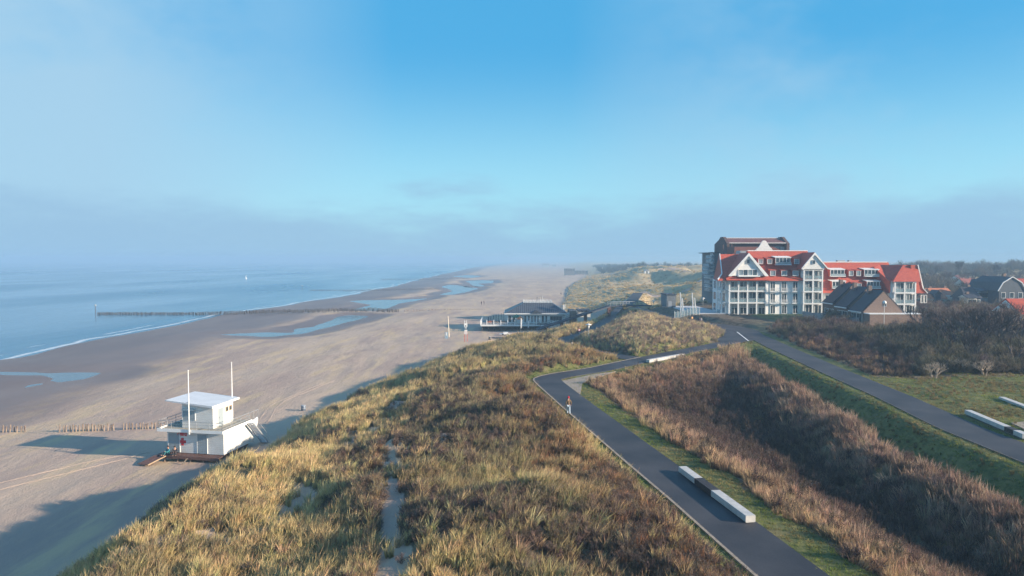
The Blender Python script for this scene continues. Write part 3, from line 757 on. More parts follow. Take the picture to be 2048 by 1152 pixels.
for y0, y1, st, sc in bands:
    X, Y = grid_points(-60 if y1 < 200 else -20, min(0.76 * y1 * 1.12 + 5, 400), y0, y1, st)
    Z, I = terrain(X, Y, True)
    ok = I['dmin'] > 0.25
    for P in EXCL: ok &= ~in_poly(X, Y, P)
    oke = (I['dmin'] > -0.08)
    s = I['s']; bare = sandy(X, Y, s)
    left = ~(I['inh'] | I['inm'] | I['right']) & (s > 0.6)
    n1 = fbm(X * 0.09, Y * 0.09, 3, 101); n2 = fbm(X * 0.3, Y * 0.3, 3, 102); n3 = fbm(X * 0.035, Y * 0.035, 3, 103)
    rnd = rng.random(len(X))
    dA = I['dA']
    # --- dunes on the sea side
    verge = (dA < 1.5 + (n2 - 0.5) * 1.5) & (Y < 128)
    brownband = (sstep(0.0, 2.0, dA - 1.2) * (1 - sstep(5, 9, dA + (n1 - 0.5) * 8))) * (Y < 112)
    heath = sstep(0.52, 0.66, n1 + 0.10 * np.exp(-((s - 25) / 6.0) ** 2) - 0.12 * (s < 17) + 0.1 * np.exp(-((Y - 60) / 16.0) ** 2) * (s > 19) - 0.20 * (Y > 235))
    dens = (1 - 0.93 * bare) * (0.55 + 0.75 * sstep(0.3, 0.6, n2)) * (1 - 0.6 * (Y > 235))
    m = ok & left & ~verge & (rnd < dens * (1 - 0.72 * heath) * (1 - 0.5 * brownband))
    tint = mixc(sstep(0.4, 0.62, n3 * 0.5 + n2 * 0.5 + 0.004 * (np.minimum(s, 45) - 20) - 0.10 * (Y > 235)), STRAW, OLIVE)
    tint = tint * (1 + (Y > 235)[:, None] * np.array((0.12, 0.02, -0.05))[None])
    tint = tint * (1 - 0.35 * brownband[:, None]) + np.array(RUST)[None] * 0.35 * brownband[:, None]
    pushed((mar_P, mar_S, mar_T), X, Y, Z, m, sc, tint)
    m = ok & left & ~verge & (rng.random(len(X)) < (1 - bare) * np.maximum(heath * 0.8, 0.10 * (Y < 235)))
    pushed((hea_P, hea_S, hea_T), X, Y, Z, m, sc * 0.95, mixc(n2, HEATH, (0.22, 0.16, 0.12)))
    m = ok & left & ~verge & (rng.random(len(X)) < brownband * 0.8)
    pushed((dry_P, dry_S, dry_T), X, Y, Z, m, sc * 0.75, mixc(n2, RUST, (0.42, 0.27, 0.15)))
    dsp, _ = dist_line(X, Y, smooth_line([(p[0] - 1.35, p[1], 0) for p in SANDPATH], 1.5))
    m = ok & left & (dsp < 0.5) & (rnd < 0.95)
    pushed((dry_P, dry_S, dry_T), X, Y, Z, m, sc * 0.8, mixc(n2, (0.30, 0.19, 0.12), (0.38, 0.26, 0.16)))
    # --- the mound
    m = ok & I['inm'] & (rnd < 0.85)
    tm = mixc(sstep(0.35, 0.65, n2), (0.56, 0.46, 0.29), (0.32, 0.265, 0.195))
    mm = rng.random(len(X)) < 0.62
    pushed((mar_P, mar_S, mar_T), X, Y, Z, m & mm, sc * 0.85, tm)
    pushed((hea_P, hea_S, hea_T), X, Y, Z, m & ~mm, sc * 0.9, mixc(n1, (0.26, 0.20, 0.165), (0.36, 0.27, 0.20)))
    # --- the hollow
    dl = dA; dr = I['dC']
    m0 = ok & I['inh'] & (dl > 2.5 + (n2 - 0.5) * 2.4 + 0.8 * np.exp(-((Y - 80) / 12.0) ** 2)) & (dr > 4.9 + (n2 - 0.5) * 1.8)
    tint = mixc(sstep(0.42, 0.62, n2 * 0.6 + n1 * 0.4), PINK, (0.27, 0.20, 0.155))
    nearp = (1 - sstep(3.5, 7.5, dl))[:, None]; tint = tint * (1 - 0.6 * nearp) + np.array((0.55, 0.42, 0.25))[None] * 0.6 * nearp
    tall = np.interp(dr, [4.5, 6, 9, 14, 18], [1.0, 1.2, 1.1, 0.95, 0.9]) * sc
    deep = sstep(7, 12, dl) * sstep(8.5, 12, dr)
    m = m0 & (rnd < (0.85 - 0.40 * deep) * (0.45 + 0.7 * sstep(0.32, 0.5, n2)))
    pushed((dry_P, dry_S, dry_T), X, Y, Z, m, tall, tint * (1 - 0.38 * deep[:, None]), 0.45, 0.3)  # stems darker in the deep middle: the hollow's shade put into the tint
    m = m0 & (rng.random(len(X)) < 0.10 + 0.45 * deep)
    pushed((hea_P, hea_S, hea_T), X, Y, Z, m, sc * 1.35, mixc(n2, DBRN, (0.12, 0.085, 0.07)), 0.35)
    m = m0 & (rng.random(len(X)) < 0.10)
    pushed((mar_P, mar_S, mar_T), X, Y, Z, m, sc * 0.6, mixc(n2, (0.42, 0.33, 0.15), OLIVE))
    # --- taller dry grass in the turf of the bank and the lawn
    bk = ok & I['inh'] & (dr < 5.4) & (dr > 0.8) & (rnd < 0.14 + 0.3 * (n2 > 0.58))
    pushed((dry_P, dry_S, dry_T), X, Y, Z, bk, sc * 0.34, mixc(n2, (0.20, 0.17, 0.09), (0.13, 0.12, 0.06)), 0.4)
    lw = ok & I['right'] & (Y < 93) & (dr > 0.8) & (rnd < 0.10 + 0.4 * (n1 > 0.56))
    pushed((dry_P, dry_S, dry_T), X, Y, Z, lw, sc * 0.36, mixc(n2, (0.40, 0.32, 0.17), (0.22, 0.19, 0.09)), 0.4)
    # --- short turf
    if y1 <= 175:
        tv = oke & (((dA < 3.0) & (Y < 128)) | (I['inh'] & (dr < 5.5)) | (I['right'] & (Y < 93)))
        pushed((tur_P, tur_S, tur_T), X, Y, Z, tv & (rnd < 0.9), sc * 1.0, mixc(sstep(0.4, 0.6, n2), TURF, (0.27, 0.22, 0.10)), 0.35, 0.25)
# --- scrub to the right of the road
for y0, y1, st, sc in ((86, 125, 1.05, 1.55), (125, 178, 1.5, 2.0), (178, 260, 3.2, 2.6), (260, 420, 6.0, 4.5)):
    X, Y = grid_points(46, 0.76 * y1 * 1.12 + 5, y0, y1, st); Z, I = terrain(X, Y, True)
    n1 = fbm(X * 0.09, Y * 0.09, 3, 201); n2 = fbm(X * 0.25, Y * 0.25, 3, 202)
    ok = I['right'] & (I['dmin'] > 1.6) & (Y > 91 + (n1 - 0.5) * 6)
    ok &= ~((X < 84) & (Y > 176)) & ~((X < 66) & (Y > 150) & (X < 58 + (Y - 150) * 0.3))
    for P in EXCL: ok &= ~in_poly(X, Y, P)
    h = sc * np.interp(Y, [86, 110, 135, 178], [0.9, 1.15, 1.0, 0.85]) * (0.62 + 0.75 * sstep(0.35, 0.7, n1)) * np.interp(I['dmin'], [1.5, 5, 12], [0.38, 0.7, 1.0]) * np.interp(X - 0.3 * (Y - 90), [50, 75, 88, 105], [0.75, 0.9, 1.05, 1.15])
    h = np.minimum(h, np.maximum(0.5, 0.72 * (14.4 - 0.0585 * Y)))
    t = mixc(sstep(0.35, 0.65, n2), SCR, (0.20, 0.155, 0.12)); t = t * (1 - 0.5 * (n1 > 0.62)[:, None]) + np.array((0.11, 0.12, 0.07)) * (0.5 * (n1 > 0.62)[:, None])
    pushed((bus_P, bus_S, bus_T), X, Y, Z, ok, h, t, 0.45, 0.35, 1.15)
    if y1 <= 178:
        ok2 = ok & (I['dmin'] < 14) & (rng.random(len(X)) < 0.5)
        pushed((dry_P, dry_S, dry_T), X + 0.5, Y, Z, ok2, sc * 0.8, mixc(n2, (0.38, 0.27, 0.16), (0.22, 0.15, 0.12)))
scatter('marram_grass', cat_(mar_P), cat_(mar_S), cat_(mar_T), MAR, 5, label='straw yellow and olive marram grass covering the dunes')
scatter('dry_undergrowth', cat_(dry_P), cat_(dry_S), cat_(dry_T), DRY, 4, label='pinkish brown dry stems filling the hollow between the paths')
scatter('low_scrub', cat_(hea_P), cat_(hea_S), cat_(hea_T), HEA, 4, label='low purple brown scrub among the dune grass')
scatter('thicket', cat_(bus_P), cat_(bus_S), cat_(bus_T), BUS, 5, label='dense leafless thicket to the right of the road')
scatter('turf', cat_(tur_P), cat_(tur_S), cat_(tur_T), TUR, 3, label='short green turf along the path verges')
print('plants', sum(map(len, mar_P)), sum(map(len, dry_P)), sum(map(len, hea_P)), sum(map(len, bus_P)), sum(map(len, tur_P)))
def gz(x, y):
    return float(terrain(np.array([float(x)]), np.array([float(y)]))[0])
V3 = Vector
# ------------------------------------------------------------------ lifeguard hut
def hut():
    rz = R(-10.5); base = (-31.45, 74.7)
    zg = gz(-34.5, 77.0)
    Z0 = 2.62
    t = thing('lifeguard_hut', 'white two storey first aid hut on short piles on the sand, flagpoles at its deck', 'beach hut', (base[0], base[1], zg), rz)
    M = Matrix.Translation((base[0], base[1], 0)) @ Matrix.Rotation(rz, 4, 'Z')
    # local: x to the right (0 = right front corner), y away
    siding = siding_mat()
    Wd, Dp, H1 = 6.85, 5.0, 2.50
    b = MB(); b.box(-Wd, 0, Z0, 0, Dp, Z0 + H1, M); b.build('lower_storey', siding, t)
    # deck slab round the upper room
    b = MB(); b.box(-Wd - 0.75, -0.65, Z0 + H1, 0.32, Dp + 0.3, Z0 + H1 + 0.12, M); b.build('upper_deck', mat('sandy_grey_deck', (0.34, 0.31, 0.25), 0.85, var=0.2, scale=2), t)
    b = MB(); zf = Z0 + H1 - 0.06; x0, x1, y0, y1 = -Wd - 0.78, 0.35, -0.68, Dp + 0.33
    b.box(x0, y0, zf, x1, y0 + 0.05, zf + 0.34, M); b.box(x0, y0 + 0.05, zf, x0 + 0.05, y1, zf + 0.34, M)
    b.box(x1 - 0.05, y0 + 0.05, zf, x1, y1 - 0.2, zf + 0.34, M); b.build('fascia', M_white, t)
    # solid wing of the stairs on the right
    b = MB(); b.prism([(0.10, Dp - 0.2, Z0 + H1 - 0.1), (0.10, Dp + 1.6, Z0 + H1 + 0.26), (0.10, Dp + 1.6, Z0 + H1 - 0.05), (0.10, Dp + 1.3, Z0 + 1.5), (0.10, Dp + 0.3, Z0 + H1 - 0.4)], (0.1, 0, 0), M)
    b.build('stair_parapet', M_white, t)
    b = MB(); b.prism([(0, Dp, Z0), (0, Dp, Z0 + H1), (0, Dp + 0.1, Z0 + H1), (0, Dp + 1.0, Z0 + 0.2), (0, Dp + 1.0, Z0)], (-1.0, 0, 0), M); b.build('stair_side_wall', siding, t)
    ul = (-5.55, -1.75); ud = (0.75, 4.6); Z1 = Z0 + H1 + 0.12
    hr, hl_ = 2.42, 2.85
    b = MB(); b.prism([(ul[0], ud[0], Z1), (ul[1], ud[0], Z1), (ul[1], ud[0], Z1 + hr), (ul[0], ud[0], Z1 + hl_)], (0, ud[1] - ud[0], 0), M); b.build('upper_room', siding, t)
    # mono pitched roof rising to the sea
    b = MB(); rx0, rx1, ry0, ry1 = -7.2, -1.4, 0.15, 5.4
    zl, zr_ = Z1 + hl_ + 0.22, Z1 + hr - 0.02
    b.prism([(rx0, ry0, zl - 0.06), (rx1, ry0, zr_), (rx1, ry0, zr_ + 0.24), (rx0, ry0, zl + 0.05)], (0, ry1 - ry0, 0), M); b.build('roof', M_roofw, t)
    b = MB(); b.box(-4.7, ry0 + 0.15, zl - 0.22, -4.4, ry0 + 0.35, zl - 0.12, M); b.build('roof_lamp', M_grey, t)
    # shutters and doors
    for (xa, xb, za, zb, nm, yy) in ((-6.7, -5.35, Z0 + 0.04, Z0 + 2.2, 'roller_shutter', 0), (-3.15, -2.0, Z0 + 0.04, Z0 + 2.2, 'roller_shutter', 0),
                                 (-5.42, -3.95, Z1 + 0.85, Z1 + 1.95, 'window_shutter', 0.75)):
        b = MB(); b.box(xa, yy - 0.03, za, xb, yy - 0.002, zb, M)
        k = int((zb - za) / 0.2)
        for i in range(k): b.box(xa, yy - 0.05, za + i * 0.2 + 0.02, xb, yy - 0.03, za + i * 0.2 + 0.17, M)
        s_ = b.build(nm, M_shut, t)
        b = MB(); b.box(xa - 0.06, yy - 0.2, zb, xb + 0.06, yy - 0.002, zb + 0.16, M); b.build('shutter_box', M_offwhite, s_)
        b = MB(); b.box(xa - 0.07, yy - 0.06, za, xa - 0.002, yy - 0.003, zb - 0.002, M); b.build('guide_rail', M_white, s_)
        b = MB(); b.box(xb + 0.002, yy - 0.06, za, xb + 0.07, yy - 0.003, zb - 0.002, M); b.build('guide_rail', M_white, s_)
    b = MB(); b.box(-6.25, -0.055, 0, -6.2, -0.05, 0.01)
    b = MB(); b.box(ul[1] + 0.002, 1.75, Z1 + 0.02, ul[1] + 0.05, 2.65, Z1 + 2.02, M); d_ = b.build('door', M_shut, t)
    b = MB(); b.box(ul[1] + 0.05, 1.84, Z1 + 0.95, ul[1] + 0.10, 1.9, Z1 + 1.1, M); b.build('handle', M_grey, d_)
    for ya in (3.12, 3.82):
        b = MB(); b.box(ul[1] + 0.002, ya, Z1 + 1.38, ul[1] + 0.05, ya + 0.5, Z1 + 1.95, M); w_ = b.build('window', M_woodpale, t)
        b = MB(); b.box(ul[1] + 0.05, ya + 0.08, Z1 + 1.46, ul[1] + 0.06, ya + 0.42, Z1 + 1.87, M); b.build('pane', M_glass, w_)
    # red cross and letters
    cx = -5.0; cz = Z0 + 1.25
    b = MB(); b.box(cx - 0.15, -0.05, cz - 0.42, cx + 0.15, -0.01, cz + 0.42, M); b.box(cx - 0.42, -0.05, cz - 0.15, cx - 0.151, -0.01, cz + 0.15, M); b.box(cx + 0.151, -0.05, cz - 0.15, cx + 0.42, -0.01, cz + 0.15, M)
    b.build('red_cross', M_red, t)
    glyph = {'E': ['###', '#..', '##.', '#..', '###'], 'H': ['#.#', '#.#', '###', '#.#', '#.#'], 'B': ['##.', '#.#', '##.', '#.#', '##.'], 'O': ['###', '#.#', '#.#', '#.#', '###']}
    x = cx - 0.60
    for ch in 'EHBO':
        b = MB()
        for r_, row in enumerate(glyph[ch]):
            for c_, q_ in enumerate(row):
                if q_ == '#': b.box(x + c_ * 0.082, -0.05, cz + 0.98 - r_ * 0.082, x + c_ * 0.082 + 0.082, -0.01, cz + 0.98 - r_ * 0.082 + 0.082, M)
        b.build('letter', M_red, t); x += 0.30
    # railing round the deck
    b = MB(); rail = [(-Wd - 0.65, Dp + 0.2), (-Wd - 0.65, -0.55), (0.22, -0.55), (0.22, Dp - 0.2)]
    for (xa, ya), (xb, yb) in zip(rail[:-1], rail[1:]):
        n_ = max(2, int(math.hypot(xb - xa, yb - ya) / 1.35))
        for h_ in (0.35, 0.68, 1.0): b.tube((xa, ya, Z1 + h_), (xb, yb, Z1 + h_), 0.022 if h_ < 1 else 0.03, n=5, M=M)
        for i in range(n_ + 1):
            p = (xa + (xb - xa) * i / n_, ya + (yb - ya) * i / n_); b.tube((p[0], p[1], Z1), (p[0], p[1], Z1 + 1.0), 0.028, n=5, M=M)
    b.tube((0.25, Dp - 0.2, Z1 + 1.0), (0.25, Dp + 1.6, Z1 + 1.0), 0.03, n=5, M=M)
    for yy in (Dp + 0.5, Dp + 1.5): b.tube((0.25, yy, Z1), (0.25, yy, Z1 + 1.0), 0.028, n=5, M=M)
    b.build('deck_railing', M_grey, t)
    # stairs
    b = MB(); n_ = 13
    for i in range(n_):
        f = i / (n_ - 1); b.box(0.3, Dp - 0.9 + f * 3.0 - 0.14, Z1 - 0.1 - f * (Z1 - zg - 0.3), 1.15, Dp - 0.9 + f * 3.0 + 0.14, Z1 - 0.06 - f * (Z1 - zg - 0.3), M)
    st = b.build('steps', M_grey, t)
    b = MB()
    for xx in (0.26, 1.16):
        b.prism([(xx, Dp - 1.1, Z1), (xx, Dp + 2.1, zg + 0.15), (xx, Dp + 2.35, zg + 0.15), (xx, Dp - 0.85, Z1)], (0.04, 0, 0), M)
        b.tube((xx, Dp - 1.0, Z1 + 0.95), (xx, Dp + 2.2, zg + 1.1), 0.025, n=5, M=M); b.tube((xx, Dp + 2.1, zg), (xx, Dp + 2.1, zg + 1.1), 0.025, n=5, M=M)
    b.build('stair_stringers', M_grey, t)
    # porch of brown boards, each board its own
    for i in range(6):
        b = MB(); b.box(-Wd - 0.6, -0.20 - i * 0.19, Z0 - 0.16, 0.05, -0.02 - i * 0.19, Z0 - 0.04 + 0.004 * (i % 2), M); b.build('deck_board', M_wood, t)
    b = MB(); b.box(-Wd - 0.62, -1.21, Z0 - 0.34, 0.07, -1.17, Z0 - 0.05, M); b.build('deck_fascia', M_wood, t)
    b = MB(); b.prism([(-Wd - 0.75, -1.22, Z0 - 0.08), (-Wd + 0.6, -1.22, Z0 - 0.08), (-Wd - 0.2, -3.0, zg + 0.03), (-Wd - 1.5, -2.9, zg + 0.03)], (0, 0, -0.06), M); b.build('ramp', M_wood, t)
    b = MB(); b.prism([(-Wd + 0.6, -1.22, Z0 - 0.04), (-Wd + 0.7, -1.22, Z0 - 0.04), (-Wd - 0.1, -3.0, zg + 0.06), (-Wd - 0.2, -3.0, zg + 0.06)], (0, 0, -0.1), M); b.build('ramp_edge', M_woodpale, t)
    for i in range(5):
        for j in range(3):
            b = MB(); px = -Wd + 0.4 + i * (Wd - 0.6) / 4; py = 0.3 + j * 2.1 if j else -1.0
            b.tube((px, py, zg - 0.5), (px, py, Z0 - 0.04), 0.13, n=8, M=M); b.build('pile', M_pile, t)
    b = MB(); b.box(-Wd + 0.1, 0.15, Z0 - 0.2, -0.1, Dp - 0.1, Z0 - 0.003, M); b.build('floor_beams', M_wood, t)
    b = MB(); b.prism([(-3.3, -1.7, zg + 0.9 - 0.35), (-3.15, -1.7, zg + 0.55), (-3.5, -2.0, zg), (-3.7, -2.0, zg)], (0.05, -0.1, 0), M); b.build('brace', M_woodpale, t)
    # the two flagpoles
    for (px, py, zb, zt, lab) in ((-3.62, -0.75, Z0 + H1 - 0.2, 11.85, 'white flagpole fixed to the front edge of the first aid hut deck'), (-2.2, 5.15, Z1 - 0.1, 11.9, 'white flagpole rising behind the roof of the first aid hut')):
        p = M @ Vector((px, py, 0)); f = thing('flagpole', lab, 'flagpole', (p.x, p.y, zb), 0, 'flagpoles of the first aid hut')
        b = MB(); b.tube((p.x, p.y, zb), (p.x, p.y, zt), 0.075, 0.045, 8); b.build('pole', M_white, f)
        b = MB(); b.lathe([(0.02, 0), (0.07, 0.03), (0.07, 0.08), (0.01, 0.12)], (p.x, p.y, zt), 8); b.build('finial', M_white, f)
        b = MB(); b.box(p.x - 0.12, p.y - 0.05, zb + 0.1, p.x + 0.12, p.y + 0.14, zb + 0.3); b.build('bracket', M_grey, f)
    return M, Z0
def siding_mat():
    m, t, b = principled('white_board_siding'); n = t.nodes; l = t.links
    g = n.new('ShaderNodeNewGeometry'); s = n.new('ShaderNodeSeparateXYZ'); l.new(g.outputs['Position'], s.inputs[0])
    mu = n.new('ShaderNodeMath'); mu.operation = 'MULTIPLY'; mu.inputs[1].default_value = 5.0; l.new(s.outputs[2], mu.inputs[0])
    fr = n.new('ShaderNodeMath'); fr.operation = 'FRACT'; l.new(mu.outputs[0], fr.inputs[0])
    gr = n.new('ShaderNodeMath'); gr.operation = 'GREATER_THAN'; gr.inputs[1].default_value = 0.12; l.new(fr.outputs[0], gr.inputs[0])
    bp = n.new('ShaderNodeBump'); bp.inputs['Distance'].default_value = 0.02; l.new(fr.outputs[0], bp.inputs['Height'])
    l.new(bp.outputs[0], b.inputs['Normal'])
    no = n.new('ShaderNodeTexNoise'); no.inputs['Scale'].default_value = 0.7; no.inputs['Detail'].default_value = 6; l.new(g.outputs['Position'], no.inputs['Vector'])
    r = n.new('ShaderNodeValToRGB'); r.color_ramp.elements[0].position = 0.3; r.color_ramp.elements[0].color = (0.70, 0.69, 0.66, 1); r.color_ramp.elements[1].position = 0.6; r.color_ramp.elements[1].color = (0.80, 0.80, 0.78, 1); l.new(no.outputs[0], r.inputs[0])
    mx = n.new('ShaderNodeMix'); mx.data_type = 'RGBA'; mx.inputs[6].default_value = (0.5, 0.5, 0.5, 1); l.new(gr.outputs[0], mx.inputs[0]); l.new(r.outputs[0], mx.inputs[7])
    l.new(mx.outputs[2], b.inputs['Base Color']); b.inputs['Roughness'].default_value = 0.55
    return m
HM, HZ0 = hut()

# ------------------------------------------------------------------ people
def skin_body(name, joints, bones, material, parent, root=0, sub=1):
    me = bpy.data.meshes.new(name); me.from_pydata([j[0] for j in joints], bones, []); me.update()
    o = bpy.data.objects.new(name, me); COL.objects.link(o); me.materials.append(material)
    sm = o.modifiers.new('skin', 'SKIN'); sm.use_smooth_shade = True
    if not me.skin_vertices: pass
    for i, j in enumerate(joints):
        r = j[1]; me.skin_vertices[0].data[i].radius = r if isinstance(r, tuple) else (r, r)
        me.skin_vertices[0].data[i].use_root = (i == root)
    if sub: o.modifiers.new('smooth', 'SUBSURF').levels = sub; o.modifiers['smooth'].render_levels = sub
    o.parent = parent; WM[o.name] = WM[parent.name]
    return o
M_skin = mat('skin', (0.45, 0.25, 0.17), 0.6)
PEOPLE_MATS = {}
def cloth(nm, c): return mat(nm, c, 0.85, var=0.15, scale=9)
def person(loc, rz, label, jacket, trousers, hat=None, pose='walk', cat='person', phase=1, group=None, hair=(0.04, 0.025, 0.02), hood=None):
    t = thing('person', label, cat, loc, rz, group)
    # local: facing +y, x to the right, z up
    s_ = 0.16 * phase
    if pose == 'walk':
        hipz = 0.92
        legs = [[(-0.09, 0.0, 0.90), (-0.10, 0.03 + s_ * 0.7, 0.50), (-0.10, s_, 0.09), (-0.10, s_ + 0.15, 0.04)], [(0.09, 0.0, 0.90), (0.10, 0.04 - s_ * 0.4, 0.50), (0.10, -s_ * 1.2, 0.10), (0.10, -s_ * 1.2 + 0.14, 0.04)]]
        arms = [[(-0.19, 0, 1.42), (-0.27, -0.06, 1.16), (-0.24, 0.06, 0.95)], [(0.19, 0, 1.42), (0.27, -0.05, 1.16), (0.24, 0.07, 0.95)]]
        spine = [(0, 0, 0.95), (0, 0.01, 1.18), (0, 0.01, 1.40), (0, 0.03, 1.52), (0, 0.05, 1.62), (0, 0.05, 1.73)]
    else:   # sitting on the boards, knees drawn up
        hipz = 0.12
        legs = [[(-0.09, 0.02, 0.12), (-0.12, 0.40, 0.42), (-0.12, 0.62, 0.06), (-0.12, 0.78, 0.04)], [(0.09, 0.02, 0.12), (0.12, 0.42, 0.38), (0.14, 0.68, 0.06), (0.14, 0.84, 0.04)]]
        arms = [[(-0.19, 0.02, 0.60), (-0.27, 0.14, 0.38), (-0.14, 0.36, 0.40)], [(0.19, 0.02, 0.60), (0.27, 0.14, 0.38), (0.14, 0.36, 0.40)]]
        spine = [(0, 0, 0.14), (0, -0.03, 0.38), (0, 0.0, 0.58), (0, 0.03, 0.69), (0, 0.05, 0.79), (0, 0.05, 0.90)]
    J = [(spine[0], (0.14, 0.10)), (spine[1], (0.13, 0.09)), (spine[2], (0.17, 0.10)), (spine[3], 0.055), (spine[4], (0.075, 0.09)), (spine[5], (0.085, 0.10))]
    Bn = [(0, 1), (1, 2), (2, 3), (3, 4), (4, 5)]
    for Lg in legs:
        k = len(J); J += [(Lg[0], 0.085), (Lg[1], 0.06), (Lg[2], 0.042), (Lg[3], (0.045, 0.03))]; Bn += [(0, k), (k, k+1), (k+1, k+2), (k+2, k+3)]
    for Am in arms:
        k = len(J); J += [(Am[0], 0.055), (Am[1], 0.043), (Am[2], 0.032)]; Bn += [(2, k), (k, k+1), (k+1, k+2)]
    body = skin_body('body', J, Bn, M_skin, t)
    # hands with five fingers each
    for si, Am in zip((-1, 1), arms):
        w_ = Vector(Am[2]); d = (w_ - Vector(Am[1])).normalized(); e = Vector((0, 1, 0)); b = MB()
        b.tube(w_, w_ + d * 0.08, 0.030, 0.036, 6)
        for q_ in range(4):
            o_ = w_ + d * 0.08 + e * (q_ - 1.5) * 0.02; m_ = o_ + d * (0.04 + 0.006 * (1.5 - abs(q_ - 1.5))); b.tube(o_, m_, 0.010, 0.009, 5); b.tube(m_, m_ + d * 0.03 + Vector((-si * 0.018, 0, 0)), 0.009, 0.007, 5)
        th = w_ + d * 0.03 + e * 0.03; b.tube(th, th + d * 0.035 + e * 0.03, 0.011, 0.009, 5)
        hnd = MB(); hnd.v = b.v; hnd.f = b.f
        ob = bpy.data.meshes.new('hand'); ob.from_pydata(hnd.v, [], hnd.f); oo = bpy.data.objects.new('hand', ob); COL.objects.link(oo); ob.materials.append(M_skin); oo.parent = t; WM[oo.name] = WM[t.name]
    # trousers
    J = [(spine[0], (0.150, 0.115))]; Bn = []
    for Lg in legs:
        k = len(J); J += [(Lg[0], 0.10), (Lg[1], 0.078), (Lg[2], 0.066)]; Bn += [(0, k), (k, k+1), (k+1, k+2)]
    skin_body('trousers', J, Bn, cloth(*trousers), t)
    J = [(Vector(spine[0]) + Vector((0, 0, -0.03)), (0.165, 0.13)), (spine[1], (0.165, 0.125)), (spine[2], (0.185, 0.13)), (Vector(spine[3]) - Vector((0, 0, 0.04)), 0.075)]; Bn = [(0, 1), (1, 2), (2, 3)]
    for Am in arms:
        k = len(J); J += [(Am[0], 0.078), (Am[1], 0.066), (Vector(Am[1]).lerp(Vector(Am[2]), 0.95), 0.05)]; Bn += [(2, k), (k, k+1), (k+1, k+2)]
    skin_body('jacket', J, Bn, cloth(*jacket), t)
    def local(bm, nm, m):
        ob = bpy.data.meshes.new(nm); ob.from_pydata(bm.v, [], bm.f); ob.polygons.foreach_set('use_smooth', [True] * len(ob.polygons)); oo = bpy.data.objects.new(nm, ob); COL.objects.link(oo); ob.materials.append(m); oo.parent = t; WM[oo.name] = WM[t.name]
    hx, hy, hzc = spine[4][0], spine[4][1], spine[4][2] + 0.04
    b = MB(); b.lathe([(0.03, -0.01), (0.095, 0.0), (0.112, 0.05), (0.10, 0.11), (0.06, 0.155), (0.01, 0.165)], (hx, hy - 0.012, hzc), 12)
    local(b, 'hat' if hat else 'hair', cloth(*hat) if hat else mat('dark_hair', hair, 0.8))
    if hat:
        b = MB(); b.lathe([(0.01, 0), (0.032, 0.02), (0.032, 0.05), (0.01, 0.07)], (hx, hy - 0.012, hzc + 0.155), 8); local(b, 'bobble', cloth(*hat))
    b = MB(); b.lathe([(0.018, 0), (0.012, 0.03), (0.004, 0.05)], (hx, hy + 0.1, hzc - 0.06), 6); local(b, 'nose', M_skin)
    for si in (-1, 1):
        b = MB(); b.lathe([(0.002, -0.012), (0.012, 0), (0.002, 0.012)], (hx + si * 0.035, hy + 0.092, hzc + 0.0), 6); local(b, 'eye', M_black)
        b = MB(); b.lathe([(0.004, -0.03), (0.018, 0), (0.004, 0.03)], (hx + si * 0.082, hy, hzc - 0.03), 6); local(b, 'ear', M_skin)
    for Lg in legs:
        a_ = Vector(Lg[2]); c_ = Vector(Lg[3]); b = MB(); b.tube(a_ + Vector((0, -0.05, -0.05)), c_ + Vector((0, 0.04, 0)), 0.045, 0.04, 8); b.tube(a_ + Vector((0, 0, -0.06)), a_ + Vector((0, 0, 0.02)), 0.052, 0.05, 8); local(b, 'shoe', M_black)
    return t
px, py = at(1137, 829, 8.43)
person((px, py, 8.43), R(4), 'walker in a red knitted hat, brown jacket and pale blue jeans on the asphalt path', ('olive_brown_jacket', (0.15, 0.10, 0.055)), ('pale_blue_denim', (0.42, 0.52, 0.62)), ('red_knit', (0.45, 0.015, 0.035)))
px, py = at(1384, 646, 8.5)
person((px, py, gz(px, py) + 0.1), R(20), 'person in an orange tan coat walking on the road in front of the hotel', ('orange_tan_coat', (0.62, 0.36, 0.16)), ('dark_trousers', (0.05, 0.045, 0.05)))
px, py = at(1399, 649, 8.45)
person((px, py, gz(px, py) + 0.05), R(200), 'person in dark navy clothes nearest to the wide road junction', ('navy_coat', (0.02, 0.025, 0.05)), ('black_trousers', (0.02, 0.02, 0.025)), phase=-1)
px2, py2 = at(1403.5, 649.5, 8.45)
person((px2, py2 + 0.6, gz(px2, py2) + 0.05), R(190), 'person in a grey jacket beside the one in navy clothes', ('grey_jacket', (0.25, 0.25, 0.30)), ('black_trousers', (0.02, 0.02, 0.025)))
p = HM @ Vector((-6.2, -0.75, HZ0 - 0.035)); person(p, R(150), 'person in a teal coat sitting on the boards of the first aid hut', ('teal_coat', (0.03, 0.22, 0.26)), ('teal_trousers', (0.02, 0.13, 0.15)), pose='sit')
p = HM @ Vector((-5.45, -0.7, HZ0 - 0.035)); person(p, R(200), 'person in dark clothes leaning beside the one in teal under the red cross', ('charcoal_coat', (0.035, 0.035, 0.045)), ('charcoal_trousers', (0.03, 0.03, 0.035)), pose='sit')
for u, v, lab, c in ((963, 607, 'tiny dark figure, left of two on the open beach behind the pavilion', (0.05, 0.05, 0.08)), (968, 605.5, 'tiny dark figure, right of two on the open beach behind the pavilion', (0.06, 0.04, 0.04)),
                     (1122, 591, 'lone dark figure on the sand close under the dune foot', (0.03, 0.03, 0.04))):
    px, py = at(u, v, 3.0); person((px, py, gz(px, py)), R(rng.uniform(0, 360)), lab, ('beach_coat_%d' % int(u), c), ('black_trousers', (0.02, 0.02, 0.025)), group='people far off on the beach')

